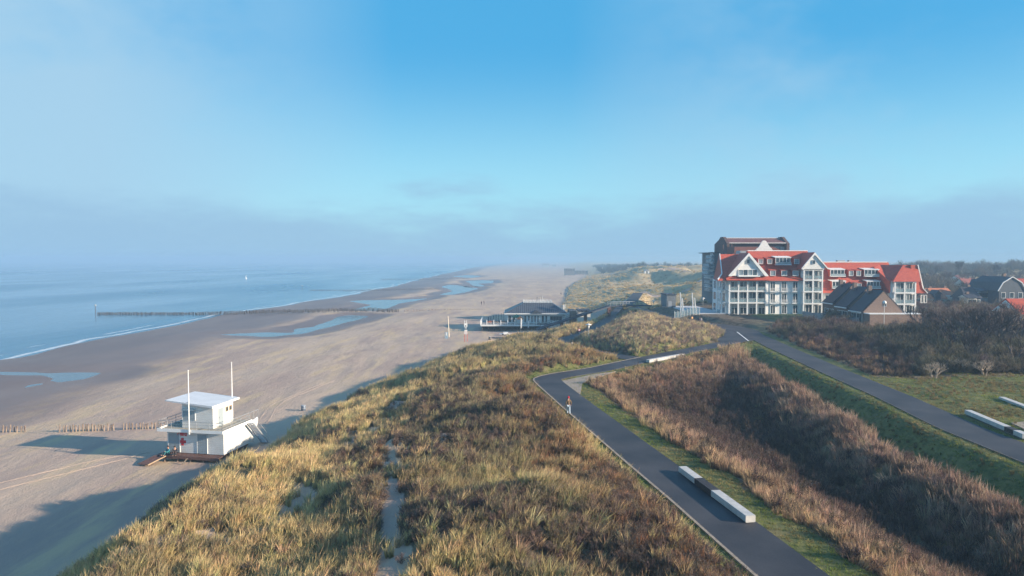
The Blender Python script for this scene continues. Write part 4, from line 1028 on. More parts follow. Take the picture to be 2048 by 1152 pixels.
# ------------------------------------------------------------------ concrete benches
def bench(a, b_, zt, label, wood=None, width=0.62, h=0.46, nblk=5, bounds=None):
    a = Vector((a[0], a[1], 0)); b_ = Vector((b_[0], b_[1], 0)); L_ = (b_ - a).length; ang = math.atan2(b_.y - a.y, b_.x - a.x)
    t = thing('concrete_bench', label, 'bench', (a.x, a.y, zt), ang, 'long concrete benches along the paths')
    M = WM[t.name]; bd = bounds or [k / nblk for k in range(nblk + 1)]
    for i in range(len(bd) - 1):
        X0, X1 = bd[i] * L_, bd[i + 1] * L_
        if wood is not None and i == wood:
            b = MB(); b.box(X0 + 0.003, 0.05, 0.0, X1 - 0.003, width - 0.05, h - 0.14, M); b.build('concrete_block', M_concrete, t)
            for k in range(6):
                b = MB(); y0 = k * width / 6; b.box(X0 + 0.02, y0 + 0.008, h - 0.06, X1 - 0.02, y0 + width / 6 - 0.008, h, M); b.build('wood_slat', M_darkslat, t)
            for k in range(3):
                for yy in (-0.002, width - 0.03):
                    b = MB(); b.box(X0 + 0.02, yy, h - 0.42 + k * 0.12, X1 - 0.02, yy + 0.032, h - 0.32 + k * 0.12, M); b.build('wood_slat', M_darkslat, t)
        else:
            b = MB(); g = 0.006; x0, x1 = X0 + g, X1 - g; e = 0.02
            b.prism([(x0, 0.03, 0.05), (x0, 0.0, 0.09), (x0, 0.0, h - e), (x0, e, h), (x0, width - e, h), (x0, width, h - e), (x0, width, 0.09), (x0, width - 0.03, 0.05)], (x1 - x0, 0, 0), None)
            b.v = [tuple(M @ Vector(p)) for p in b.v]; b.build('concrete_block', M_concrete, t)
    b = MB(); b.box(0.1, 0.08, -0.25, L_ - 0.1, width - 0.08, 0.06, M); b.build('plinth', mat('dark_concrete_plinth', (0.12, 0.12, 0.12), 0.9), t)
M_darkslat = mat('dark_hardwood_slats', (0.045, 0.035, 0.035), 0.6, var=0.4, scale=6)
bench(at(1511, 1046.5, 8.40), at(1373, 945, 8.40), 8.42, 'long pale concrete bench beside the near path, dark wooden seat near its far end', wood=2, bounds=[0, 0.24, 0.465, 0.725, 0.86, 1.0])
bench(at(1299, 726, 8.42), at(1369, 713.3, 8.42), 8.42, 'plain white concrete bench at the fork behind the hollow', nblk=5, width=0.62)
bench(at(1929, 829, 8.42), (44.1, 59.2), 8.44, 'concrete bench on the grass right of the wide road, wooden seat near its end', wood=5, nblk=7)
bench(at(1997, 799, 8.44), at(2075, 829, 8.44), 8.42, 'low concrete bench furthest right on the grass', nblk=4, h=0.34)

# ------------------------------------------------------------------ groynes
def groyne(name, x0, x1, y0, y1, step, label, hfun, r, m, gaps=(), limit=300, marker=None, group='wooden groynes across the beach'):
    t = thing('groyne', label, 'groyne', (x0, y0, gz(x0, y0)), 0, group)
    base = MB(); base.tube((0, 0, -1.0), (0, 0, 0), r, r * 0.85, 6)
    meshes = []
    for k in range(5):
        bm_ = MB(); rr = r * rng.uniform(0.8, 1.15); bm_.tube((0, 0, -1.4), (rng.normal(0, .02), rng.normal(0, .02), -0.04), rr, rr * 0.85, 7); bm_.tube((rng.normal(0, .01), rng.normal(0, .01), -0.04), (0, 0, 0.0), rr * 0.85, rr * 0.5, 7)
        me_ = bpy.data.meshes.new('pile'); me_.from_pydata(bm_.v, [], bm_.f); me_.materials.append(m); meshes.append(me_)
    n_ = int(abs(x1 - x0) / step); cnt = 0; rest = MB()
    inv = WM[t.name].inverted()
    for i in range(n_ + 1):
        x = x0 + (x1 - x0) * i / n_; y = y0 + (y1 - y0) * i / n_
        if any(a <= x <= b for a, b in gaps): continue
        h_ = hfun(x)
        if h_ <= 0.03: continue
        g_ = max(gz(x, y), -0.9); jx, jy = rng.normal(0, 0.04), rng.normal(0, 0.05); top = max(g_, -0.2) + h_ * rng.uniform(0.82, 1.08)
        if cnt < limit:
            o = bpy.data.objects.new('pile', meshes[int(rng.integers(5))]); COL.objects.link(o); o.parent = t
            o.location = inv @ Vector((x + jx, y + jy, top)); o.rotation_euler = (rng.normal(0, 0.04), rng.normal(0, 0.05), rng.uniform(0, 6.28))
            cnt += 1
        else: rest.tube((x + jx, y + jy, top - 1.4), (x + jx, y + jy, top), r * 0.9, r * 0.7, 6)
    if rest.v: tag(rest.build('remaining_piles', m, t), kind='stuff')
    if marker:
        b = MB(); b.tube((marker[0], marker[1], -1.5), (marker[0], marker[1], marker[2]), 0.14, 0.12, 8); b.build('marker_post', M_darkpile, t)
        b = MB(); b.lathe([(0.12, 0), (0.4, 0.15), (0.4, 0.55), (0.1, 0.8)], (marker[0], marker[1], marker[2]), 8); b.build('topmark', M_grey, t)
    return t
gy0 = at(120, 857, 2.0)[1]
xa = at(-60, 857, 1.4); xb = at(50, 857.5, 1.6); xc = at(120, 857.5, 1.8)
groyne('near', xc[0], xc[0] + 22, xc[1], xc[1] + 1.6, 0.40, 'row of pale weathered piles running from the first aid hut towards the sea', lambda x: float(np.interp(x, [xc[0], xc[0] + 12, xc[0] + 22], [1.0, 0.8, 0.35])), 0.105, M_pile, gaps=[(xc[0] + 7.0, xc[0] + 7.6)])
groyne('near', xb[0] - 9, xb[0], xb[1] - 0.3, xb[1], 0.47, 'short row of pale piles at the left border, cut off from the longer row', lambda x: 0.98, 0.115, M_pile)
g2 = at(195, 629, 0.0)
groyne('mid', g2[0], -48.5, g2[1], g2[1] - 4, 0.45, 'long dark groyne of piles running from the beach into the sea', lambda x: float(np.interp(x, [-185, -140, -120, -60, -48], [1.2, 1.35, 1.6, 2.2, 1.2])), 0.17, M_darkpile, marker=(g2[0] - 0.8, g2[1], 3.6))
groyne('mid', -46, -12, g2[1] - 3, g2[1] - 1, 0.62, 'thin pale row of low piles on the dry sand, landward of the long groyne', lambda x: float(np.interp(x, [-46, -30, -12], [1.0, 0.6, 0.22])), 0.13, M_pile)
g3 = at(620, 581, 0.0)
groyne('far', g3[0], -55, g3[1], g3[1] - 6, 0.9, 'second distant groyne, a thin dark line across surf and sand', lambda x: float(np.interp(x, [-190, -120, -60], [0.7, 1.0, 1.1])), 0.25, M_darkpile, marker=(g3[0] - 6, g3[1], 3.4))
g4 = at(762, 559, 0.0)
groyne('far', g4[0], -50, g4[1], g4[1] - 10, 1.3, 'farthest groyne, almost lost in the haze', lambda x: 1.1, 0.35, M_darkpile)
# marker buoy
bx_, by_ = at(492, 557, 0.0); t = thing('buoy', 'small white marker buoy alone on the sea', 'buoy', (bx_, by_, 0))
b = MB(); b.lathe([(0.5, -0.5), (1.0, 0.0), (1.0, 0.7), (0.6, 1.0)], (bx_, by_, 0), 12); b.build('float', M_white, t)
b = MB(); b.lathe([(0.35, 1.0), (0.3, 2.6), (0.6, 2.8), (0.6, 3.3), (0.1, 3.6)], (bx_, by_, 0), 10); b.build('topmark', M_white, t)

# ------------------------------------------------------------------ beach furniture
def bin_(u, v, z, label, m):
    x, y = at(u, v, z); zz = gz(x, y); t = thing('litter_bin', label, 'bin', (x, y, zz))
    b = MB(); b.lathe([(0.27, 0.0), (0.31, 0.05), (0.33, 0.35), (0.31, 0.7), (0.30, 0.72)], (x, y, zz - 0.02), 16); b.build('drum', m, t, True)
    b = MB(); b.lathe([(0.335, 0.0), (0.345, 0.03), (0.335, 0.06)], (x, y, zz + 0.32), 16); b.build('hoop', M_grey, t)
    b = MB(); b.lathe([(0.30, 0.0), (0.33, 0.01), (0.33, 0.07), (0.28, 0.1), (0.24, 0.10)], (x, y, zz + 0.69), 16); b.build('rim', M_grey, t)
bin_(607, 823, 2.0, 'blue grey steel bin standing alone on the open sand', M_binblue)
bin_(979.5, 680, 2.6, 'dark litter bin on the sand below the pavilion terrace', M_black)
x, y = at(898, 674, 2.5); z = gz(x, y); t = thing('flagpole', 'tall cream flagpole without a flag on the open beach', 'flagpole', (x, y, z))
b = MB(); b.tube((x, y, z), (x - 0.25, y, z + 5.9), 0.14, 0.09, 8); b.build('pole', mat('cream_paint', (0.72, 0.64, 0.50), 0.6), t); b = MB(); b.box(x - 0.3, y - 0.3, z - 0.1, x + 0.3, y + 0.3, z + 0.12); b.build('foot', M_grey, t)
x, y = at(892.5, 676.5, 2.5); z = gz(x, y); t = thing('beach_sign', 'small blue grey notice box with a white sheet, left of the cream flagpole', 'sign', (x, y, z))
b = MB(); b.box(x - 0.28, y - 0.1, z, x + 0.42, y + 0.1, z + 1.75); b.build('cabinet', mat('blue_grey_paint', (0.25, 0.36, 0.45), 0.6), t)
b = MB(); b.box(x - 0.12, y - 0.13, z + 0.85, x + 0.16, y - 0.102, z + 1.7); b.build('notice', M_white, t)
b = MB(); b.tube((x - 0.45, y, z), (x - 0.45, y, z + 1.2), 0.05, 0.05, 6); b.build('post', M_white, t)
x, y = at(932, 684, 2.6); z = gz(x, y); t = thing('beach_sign', 'tall sign on red legs with two white boards, one above the other', 'sign', (x, y, z))
for dx in (-0.34, 0.0, 0.30):
    b = MB(); b.tube((x + dx, y, z - 0.1), (x + dx, y, z + (4.6 if dx == 0 else 2.0)), 0.07, 0.07, 7); b.build('leg', M_redpost if dx else M_grey, t)
b = MB(); b.box(x - 0.40, y - 0.16, z + 1.95, x + 0.34, y - 0.08, z + 3.05); s_ = b.build('lower_board', M_white, t)
b = MB()
for k in range(4): b.box(x - 0.3, y - 0.17, z + 2.12 + k * 0.2, x + 0.24, y - 0.162, z + 2.19 + k * 0.2)
b.build('print', mat('faded_red_print', (0.55, 0.25, 0.22), 0.7), s_)
b = MB(); b.box(x - 0.48, y - 0.14, z + 3.85, x + 0.36, y - 0.06, z + 4.75); s_ = b.build('upper_board', M_white, t)
b = MB(); b.box(x - 0.22, y - 0.15, z + 3.98, x + 0.10, y - 0.142, z + 4.2); b.build('print', M_black, s_)
b = MB(); b.box(x - 0.38, y - 0.14, z + 4.75, x - 0.22, y - 0.06, z + 5.5); b.box(x + 0.08, y - 0.14, z + 4.75, x + 0.24, y - 0.06, z + 5.5); b.box(x - 0.36, y - 0.14, z + 3.5, x + 0.24, y - 0.06, z + 3.68); b.build('bracket', M_white, t)
# white kayak-like hull lying on the sand
x, y = at(1011, 668.5, 2.9); z = gz(x, y); t = thing('trailer', 'low white flatbed trailer parked on the sand before the terrace', 'trailer', (x, y, z))
b = MB(); b.box(x - 1.7, y - 0.7, z + 0.30, x + 1.7, y + 0.7, z + 0.42); b.box(x - 0.6, y - 0.6, z + 0.42, x + 0.7, y + 0.6, z + 0.85); b.build('bed', M_white, t)
for sx in (-0.7, 0.7):
    for sy in (-0.75, 0.75):
        b = MB(); b.tube((x + sx, y + sy - 0.08, z + 0.22), (x + sx, y + sy + 0.08, z + 0.22), 0.24, n=12); b.build('wheel', M_black, t)
# tyre tracks pressed into the sand
M_track = mat('turned_up_pale_sand', (0.50, 0.38, 0.29), 0.95, col2=(0.34, 0.25, 0.20), scale=3, detail=6)
def track(px, label_w, z0=2.0):
    P = np.array([at(u, v, z0) + (0,) for u, v in px], float); Q = smooth_line(P, 0.7); Q[:, 2] = terrain(Q[:, 0], Q[:, 1])
    V = []; w_ = label_w
    rows = [offset(Q, o) for o in (-w_, -w_ * 0.5, 0, w_ * 0.5, w_)]
    hs = (0.0, 0.022, 0.0, 0.022, 0.0); n_ = len(Q)
    for r_, hh in zip(rows, hs):
        zz_ = terrain(r_[:, 0], r_[:, 1]); V += [(a[0], a[1], z_ + 0.012 + hh) for a, z_ in zip(r_, zz_)]
    fs = [(k*n_+i, (k+1)*n_+i, (k+1)*n_+i+1, k*n_+i+1) for k in range(4) for i in range(n_-1)]
    tag(mesh_obj('tyre_track', V, fs, M_track), kind='structure')
track([(500, 856), (517, 842), (530, 822), (541, 811), (556, 803), (590, 790), (650, 765)], 0.12)
track([(530, 852), (541, 836), (550, 818), (561, 808), (575, 799), (612, 785), (668, 762)], 0.12)
track([(-20, 976), (60, 956), (140, 938), (230, 918), (300, 900)], 0.09)
track([(-20, 962), (60, 943), (150, 922), (260, 903)], 0.12)
# bollards, lamps and signs on the access road
for u, v, lab in ((1144, 698.5, 'short white post left of the pair by the beach road'), (1155.5, 701.5, 'short white post nearest to the yellow sign'), (1087.5, 677, 'white post on the left verge where the beach road bends'), (1097, 683, 'white post just above the bend of the beach road'), (1069, 671, 'white post farthest down the beach road')):
    x, y = at(u, v, 7.0 if u > 1120 else 5.6); z = gz(x, y); t = thing('bollard', lab, 'bollard', (x, y, z), 0, 'white posts along the beach road')
    b = MB(); b.tube((x, y, z - 0.2), (x, y, z + 1.0), 0.075, 0.07, 8); b.build('post', M_white, t)
    b = MB(); b.tube((x, y, z + 1.0), (x, y, z + 1.06), 0.085, 0.05, 8); b.build('cap', M_grey, t)
x, y = at(1170.5, 709, 8.2); z = gz(x, y); t = thing('information_sign', 'yellow and white information board at the dune edge by the fork', 'sign', (x, y, z))
b = MB(); b.box(x - 0.55, y - 0.04, z + 0.35, x + 0.55, y + 0.04, z + 0.92); s_ = b.build('board', M_yellow, t)
b = MB(); b.box(x - 0.25, y - 0.05, z + 0.40, x + 0.5, y - 0.042, z + 0.68); b.build('print', M_white, s_)
for dx in (-0.5, 0.5):
    b = MB(); b.tube((x + dx, y + 0.06, z - 0.2), (x + dx, y + 0.06, z + 0.95), 0.04, n=6); b.build('post', M_grey, t)
def lamp(u, v, z, h, label, cap=True, grp='street lamps'):
    x, y = at(u, v, z); z = gz(x, y); t = thing('street_lamp', label, 'street lamp', (x, y, z), 0, grp)
    b = MB(); b.tube((x, y, z - 0.3), (x, y, z + h * 0.72), 0.06, 0.045, 8); b.build('pole', M_grey, t)
    if cap:
        b = MB(); b.lathe([(0.10, 0), (0.17, 0.3), (0.19, h * 0.26)], (x, y, z + h * 0.70), 12); b.build('diffuser', M_white, t, True)
        b = MB(); b.lathe([(0.2, 0), (0.62, 0.02), (0.60, 0.08), (0.18, 0.25), (0.02, 0.32)], (x, y, z + h * 0.70 + h * 0.26), 16); b.build('hood', M_offwhite, t, True)
    else:
        b = MB(); b.lathe([(0.04, -0.26), (0.2, -0.18), (0.27, 0), (0.2, 0.18), (0.04, 0.26)], (x, y, z + h * 0.72 + 0.2), 16); b.build('globe', M_white, t, True)
lamp(1177, 683, 7.6, 2.9, 'street lamp with a flat white hood at the edge of the grassy mound')
lamp(1307, 612, 9.4, 2.6, 'short white lamp on the bank behind the mound')
lamp(1406, 611, 9.4, 2.4, 'small white lamp standing on the hotel terrace edge')
x, y = at(1158.5, 672, 6.4); z = gz(x, y); t = thing('road_sign', 'small round red rimmed road sign beside the dune road', 'sign', (x, y, z))
b = MB(); b.tube((x, y, z - 0.2), (x, y, z + 1.9), 0.035, n=6); b.build('post', M_grey, t)
b = MB(); b.tube((x, y - 0.06, z + 1.9), (x, y - 0.03, z + 1.9), 0.30, n=16); s_ = b.build('disc', M_red, t)
b = MB(); b.tube((x, y - 0.075, z + 1.9), (x, y - 0.062, z + 1.9), 0.2, n=16); b.build('disc_centre', M_white, s_)

# ------------------------------------------------------------------ beach pavilion
def pavilion():
    Yf = 206.0; zd = 4.25
    t = thing('beach_pavilion', 'white beach restaurant with a dark hipped roof and a railed timber terrace on posts', 'pavilion', (2, 212, 3))
    def X(u, Y=206.0): return pl(u, 600, Y)[0]
    # terrace
    xl, xr = X(961), X(1098)
    b = MB(); b.box(xl, Yf, zd - 0.18, xr, Yf + 6, zd); b.box(xl, Yf + 6.002, zd - 0.18, X(1015), Yf + 15, zd - 0.002); b.build('terrace', mat('greyed_decking', (0.26, 0.23, 0.21), 0.8, var=0.2, scale=3, stretch=(0.3, 6, 1)), t)
    b = MB(); b.box(xl, Yf - 0.06, zd - 0.30, xr, Yf - 0.002, zd + 0.05); b.build('terrace_edge', M_white, t)
    for i in range(12):
        for j in range(2):
            b = MB(); xx = xl + 0.5 + (xr - xl - 1) * i / 11; b.tube((xx, Yf + 0.7 + j * 4, 1.8), (xx, Yf + 0.7 + j * 4, zd - 0.18), 0.14, n=6); b.build('pile', M_darkpile, t)
    b = MB(); b.box(xl + 0.3, Yf + 5.5, 2.2, xr, Yf + 5.6, zd - 0.19); b.build('dark_underside_sheet', M_navy, t)  # dark sheet standing in for the shade under the terrace
    # railing posts with a low lattice
    pts = [(X(u), Yf + 0.05) for u in (961, 973.5, 987.5, 1001.5, 1015.5, 1029.5, 1044, 1058, 1073)] + [(xl + 0.06, Yf + k) for k in (3, 6, 9, 12, 14.9)]
    for (x, y) in pts:
        b = MB(); b.box(x - 0.11, y - 0.11, zd, x + 0.11, y + 0.11, zd + 1.55); b.build('rail_post', M_white, t)
    b = MB(); 
    for h_ in (0.12, 0.62): b.box(xl, Yf + 0.02, zd + h_, X(1073), Yf + 0.08, zd + h_ + 0.09)
    for h_ in (0.12, 0.62): b.box(xl + 0.02, Yf + 0.2, zd + h_, xl + 0.08, Yf + 15, zd + h_ + 0.09)
    n_ = 44
    for i in range(n_):
        x0 = xl + (X(1073) - xl) * i / n_; x1 = xl + (X(1073) - xl) * (i + 1) / n_
        b.prism([(x0, Yf + 0.03, zd + 0.21), (x0 + 0.05, Yf + 0.03, zd + 0.21), (x1, Yf + 0.03, zd + 0.62), (x1 - 0.05, Yf + 0.03, zd + 0.62)], (0, 0.03, 0))
    b.build('lattice_rail', M_white, t)
    # hall
    Yw = 212.0; zw = 7.25
    xa, xb = X(1014, Yw), X(1130, Yw)
    b = MB(); b.box(xa, Yw, zd, xb, Yw + 13, zw); b.box(xa, Yw + 0.3, 2.3, xb, Yw + 12.7, zd - 0.003); b.build('wall', M_white, t)
    ws = [(1016, 1023), (1024.5, 1031), (1048, 1053), (1055.5, 1060), (1062, 1066), (1068, 1072.5), (1074, 1078), (1083, 1088.5), (1090, 1095)]
    for u0, u1 in ws:
        b = MB(); b.box(X(u0, Yw), Yw - 0.09, zd + 0.2, X(u1, Yw), Yw - 0.002, zw - 0.55); f_ = b.build('window', M_white, t)
        b = MB(); b.box(X(u0, Yw) + 0.14, Yw - 0.11, zd + 0.35, X(u1, Yw) - 0.14, Yw - 0.092, zw - 0.68); b.build('pane', M_glass, f_)
    b = MB(); b.box(X(1100, Yw), Yw - 0.06, zd + 0.9, X(1124, Yw), Yw - 0.003, zw - 0.75); f_ = b.build('window', M_grey, t)
    for k in range(4):
        x0 = X(1100, Yw) + 0.1 + k * (X(1124, Yw) - X(1100, Yw) - 0.1) / 4; b = MB(); b.box(x0, Yw - 0.08, zd + 1.0, x0 + 0.8, Yw - 0.062, zw - 0.85); b.build('pane', M_glass, f_)
    # hipped roof with a flat railed top
    e = 0.8; z1 = zw + 0.12; z2 = 10.35
    ex0, ex1, ey0, ey1 = xa - e, xb + e, Yw - e - 0.4, Yw + 13 + e
    tx0, tx1 = X(1047.5, 214.8), X(1104, 214.8); ty0, ty1 = 215.2, 222.5
    b = MB(); b.add([(ex0, ey0, z1), (ex1, ey0, z1), (ex1, ey1, z1), (ex0, ey1, z1), (tx0, ty0, z2), (tx1, ty0, z2), (tx1, ty1, z2), (tx0, ty1, z2)],
                    [(0, 1, 5, 4), (1, 2, 6, 5), (2, 3, 7, 6), (3, 0, 4, 7), (4, 5, 6, 7), (3, 2, 1, 0)])
    xm = X(1073, Yw); b.prism([(xm - 1.7, ey0 - 0.25, z1 + 0.02), (xm + 1.7, ey0 - 0.25, z1 + 0.02), (xm, ey0 - 0.25, z1 + 1.1)], (0, 2.2, 0))
    roof = b.build('roof', mat('standing_seam_roof', (0.050, 0.058, 0.075), 0.45, var=0.15, scale=0.6), t)
    b = MB()
    for i in range(34):
        f = i / 33; p0 = Vector((ex0 + (ex1 - ex0) * f, ey0, z1)); p1x = min(max(p0.x, tx0), tx1)
        fr = 1.0
        if p0.x < tx0: fr = (p0.x - ex0) / (tx0 - ex0)
        if p0.x > tx1: fr = (ex1 - p0.x) / (ex1 - tx1)
        p1 = Vector((p0.x, ey0 + (ty0 - ey0) * fr, z1 + (z2 - z1) * fr))
        if (p1 - p0).length > 0.3: b.tube(p0 + V3((0, 0, 0.02)), p1 + V3((0, 0, 0.02)), 0.035, n=4)
    b.build('roof_seams', M_grey, roof)
    b = MB(); b.box(ex0 - 0.02, ey0 - 0.08, z1 - 0.26, ex1 + 0.02, ey0 - 0.002, z1 + 0.06); b.box(ex0 - 0.08, ey0, z1 - 0.26, ex0 - 0.022, ey1, z1 + 0.06); b.box(ex1 + 0.022, ey0, z1 - 0.26, ex1 + 0.08, ey1, z1 + 0.06); b.build('gutter', M_white, roof)
    b = MB()
    for h_ in (0.1, 0.4):
        b.box(tx0, ty0, z2 + h_, tx1, ty0 + 0.1, z2 + h_ + 0.12); b.box(tx0, ty1, z2 + h_, tx1, ty1 + 0.1, z2 + h_ + 0.12)
        b.box(tx0 - 0.1, ty0 + 0.003, z2 + h_, tx0 - 0.003, ty1, z2 + h_ + 0.12); b.box(tx1 + 0.003, ty0, z2 + h_, tx1 + 0.1, ty1, z2 + h_ + 0.12)
    for i in range(9):
        for yy in (ty0, ty1): xx = tx0 + (tx1 - tx0) * i / 8; b.box(xx - 0.07, yy - 0.02, z2, xx + 0.07, yy + 0.12, z2 + 0.62)
    b.build('roof_railing', M_white, roof)
    for u, h_ in ((1074, 1.7), (1081, 1.5), (1085, 2.0)):
        x = X(u, 219); b = MB(); b.tube((x, 219, z2), (x, 219, z2 + h_), 0.06, n=6); b.build('vent_pipe', M_offwhite if u > 1080 else M_black, roof)
    # right-hand side wing, screens and cladding
    x0, x1 = X(1131, 208), X(1146, 208); b = MB(); b.box(x0 + 1.3, 208, 3.0, x1 + 1.1, 217, 8.4); b.build('clad_block', mat('grey_brown_cladding', (0.17, 0.14, 0.12), 0.8, var=0.2, scale=1, stretch=(6, 6, 0.2)), t)
    b = MB(); b.prism([(X(1131, 209), 209, zd), (X(1143.5, 209), 209, zd), (X(1143.5, 209), 209, 8.5), (X(1131, 209), 209, 7.2)], (0, 0.3, 0)); b.build('side_wall', M_offwhite, t)
    b = MB(); b.box(X(1157, 214), 214, 6.0, X(1181, 214), 222, 7.8); b.build('rear_annex', M_offwhite, t)
    b = MB(); b.box(X(1156, 214), 213.7, 7.803, X(1182, 214), 222.2, 8.1); b.build('annex_roof', M_navy, t)
    for k in range(3):
        b = MB(); xx = X(1124 + k * 3.2, 216); b.tube((xx, 216 + k, 8.2), (xx, 216 + k, 9.7), 0.12, n=6); b.build('flue', M_white, roof)
    # wind screens on the seaward terrace
    for k in range(7):
        b = MB(); xx = X(976 + k * 5.2, 216); b.box(xx, 215 + k * 0.4, zd, xx + 0.08, 219 + k * 0.2, zd + 1.5 + k * 0.22); b.build('wind_screen', M_navy, t)
    # terrace furniture stays separate
    return X
PX_ = pavilion()
def parasol(u, Y, z, h, r, m, label):
    x = pl(u, 640, Y)[0]; t = thing('parasol', label, 'parasol', (x, Y, z), 0, 'parasols on the terrace')
    b = MB(); b.tube((x, Y, z), (x, Y, z + h), 0.045, n=6); b.build('pole', M_woodpale, t)
    b = MB(); n_ = 8; V = [(x, Y, z + h + 0.15)]
    for i in range(n_): a = 2 * math.pi * i / n_; V.append((x + r * math.cos(a), Y + r * math.sin(a), z + h - 0.65)); 
    for i in range(n_): a = 2 * math.pi * i / n_; V.append((x + r * 0.98 * math.cos(a), Y + r * 0.98 * math.sin(a), z + h - 0.88))
    b.add(V, [(0, 1 + i, 1 + (i + 1) % n_) for i in range(n_)] + [(1 + i, 9 + i, 9 + (i + 1) % n_, 1 + (i + 1) % n_) for i in range(n_)]); b.build('canopy', m, t)
    b = MB(); b.box(x - 0.35, Y - 0.35, z, x + 0.35, Y + 0.35, z + 0.08); b.build('base', M_grey, t)
parasol(1033, 209.5, 4.25, 2.9, 1.35, M_green, 'dark green parasol on the pavilion terrace')
parasol(1040.5, 207.6, 4.25, 2.5, 1.0, M_orange, 'orange parasol in front of the green one')
for k, (u, Y, c) in enumerate(((978, 210, 'reddish'), (983, 212, 'reddish'), (992, 209, 'pale'), (1006, 208.5, 'pale'), (1075, 208.5, 'pale'), (1088, 208.5, 'pale'))):
    x = pl(u, 640, Y)[0]; z = 4.25
    t = thing('terrace_table', ['reddish picnic table at the seaward corner of the terrace', 'reddish picnic table second from the seaward corner', 'pale table left of the parasols near the rail', 'pale table directly left of the green parasol', 'pale table before the right hand windows', 'pale table nearest to the terrace steps'][k], 'table', (x, Y, z), 0, 'tables on the pavilion terrace')
    mm = M_orange if c == 'reddish' else M_woodpale
    b = MB(); b.box(x - 0.8, Y - 0.35, z + 0.7, x + 0.8, Y + 0.35, z + 0.76); b.build('table_top', mm, t)
    for sy in (-0.62, 0.62): b = MB(); b.box(x - 0.8, Y + sy - 0.13, z + 0.42, x + 0.8, Y + sy + 0.13, z + 0.46); b.build('seat', mm, t)
    for sx in (-0.6, 0.6): b = MB(); b.box(x + sx - 0.04, Y - 0.6, z, x + sx + 0.04, Y + 0.6, z + 0.418); b.box(x + sx - 0.04, Y - 0.06, z + 0.42, x + sx + 0.04, Y + 0.06, z + 0.698); b.build('trestle', mm, t)
for u, v, h_, lab in ((1041.5, 664, 4.3, 'tall white feather flag before the terrace steps'), (1055.5, 658, 2.9, 'shorter white feather flag right of the tall one')):
    x, y = at(u, v, 3.0); y = min(y, 205.2); x = pl(u, 650, y)[0]; z = gz(x, y); t = thing('feather_flag', lab, 'flag', (x, y, z), 0, 'white feather flags')
    b = MB(); b.tube((x, y, z), (x, y, z + h_), 0.03, n=6); b.build('pole', M_grey, t)
    b = MB(); b.prism([(x, y, z + h_ * 0.3), (x + 0.28, y, z + h_ * 0.36), (x + 0.42, y, z + h_ * 0.9), (x + 0.2, y, z + h_), (x, y, z + h_)], (0, 0.02, 0)); b.build('cloth', M_white, t)
def walkway():
    t = thing('timber_footbridge', 'dark timber ramp climbing from the pavilion to a railed footbridge over the dune road', 'footbridge', (20, 208, 4))
    a = Vector((pl(1074, 664, 202)[0], 202, 3.6)); p2 = Vector((pl(1218, 612, 214)[0], 214, 9.6)); p3 = Vector((pl(1268, 611, 216)[0], 216, 9.7)); p4 = Vector((pl(1300, 613, 218)[0], 218, 9.5))
    def strip(q0, q1, nm):
        d = (q1 - q0); s_ = Vector((-d.y, d.x, 0)).normalized() * 1.1
        b = MB(); b.prism([q0 - s_, q1 - s_, q1 + s_, q0 + s_], (0, 0, -0.35)); b.build(nm, M_navy, t)
        b = MB()
        for sg in (-1, 1):
            b.tube(q0 + s_ * sg + V3((0, 0, 1.05)), q1 + s_ * sg + V3((0, 0, 1.05)), 0.05, n=5); b.tube(q0 + s_ * sg + V3((0, 0, 0.55)), q1 + s_ * sg + V3((0, 0, 0.55)), 0.03, n=5)
            n_ = max(2, int(d.length / 1.8))
            for i in range(n_ + 1):
                p = q0.lerp(q1, i / n_) + s_ * sg; b.tube(p, p + V3((0, 0, 1.08)), 0.05, n=5)
        b.build('railing', M_grey if nm == 'bridge_deck' else M_navy, t)
    strip(a, p2, 'ramp_deck'); strip(p2 + V3((0.003, 0, 0.004)), p3, 'bridge_deck'); strip(p3 + V3((0.003, 0, 0.004)), p4, 'landing_deck')
    for q, zb in ((p2, 0), (p3, 0), (a.lerp(p2, 0.33), 0), (a.lerp(p2, 0.66), 0)):
        b = MB(); g_ = gz(q.x, q.y); b.box(q.x - 0.45, q.y - 0.8, g_ - 0.3, q.x + 0.45, q.y + 0.8, q.z - 0.352); b.build('pier', mat('rusty_brown_timber', (0.17, 0.075, 0.055), 0.8), t)
walkway()
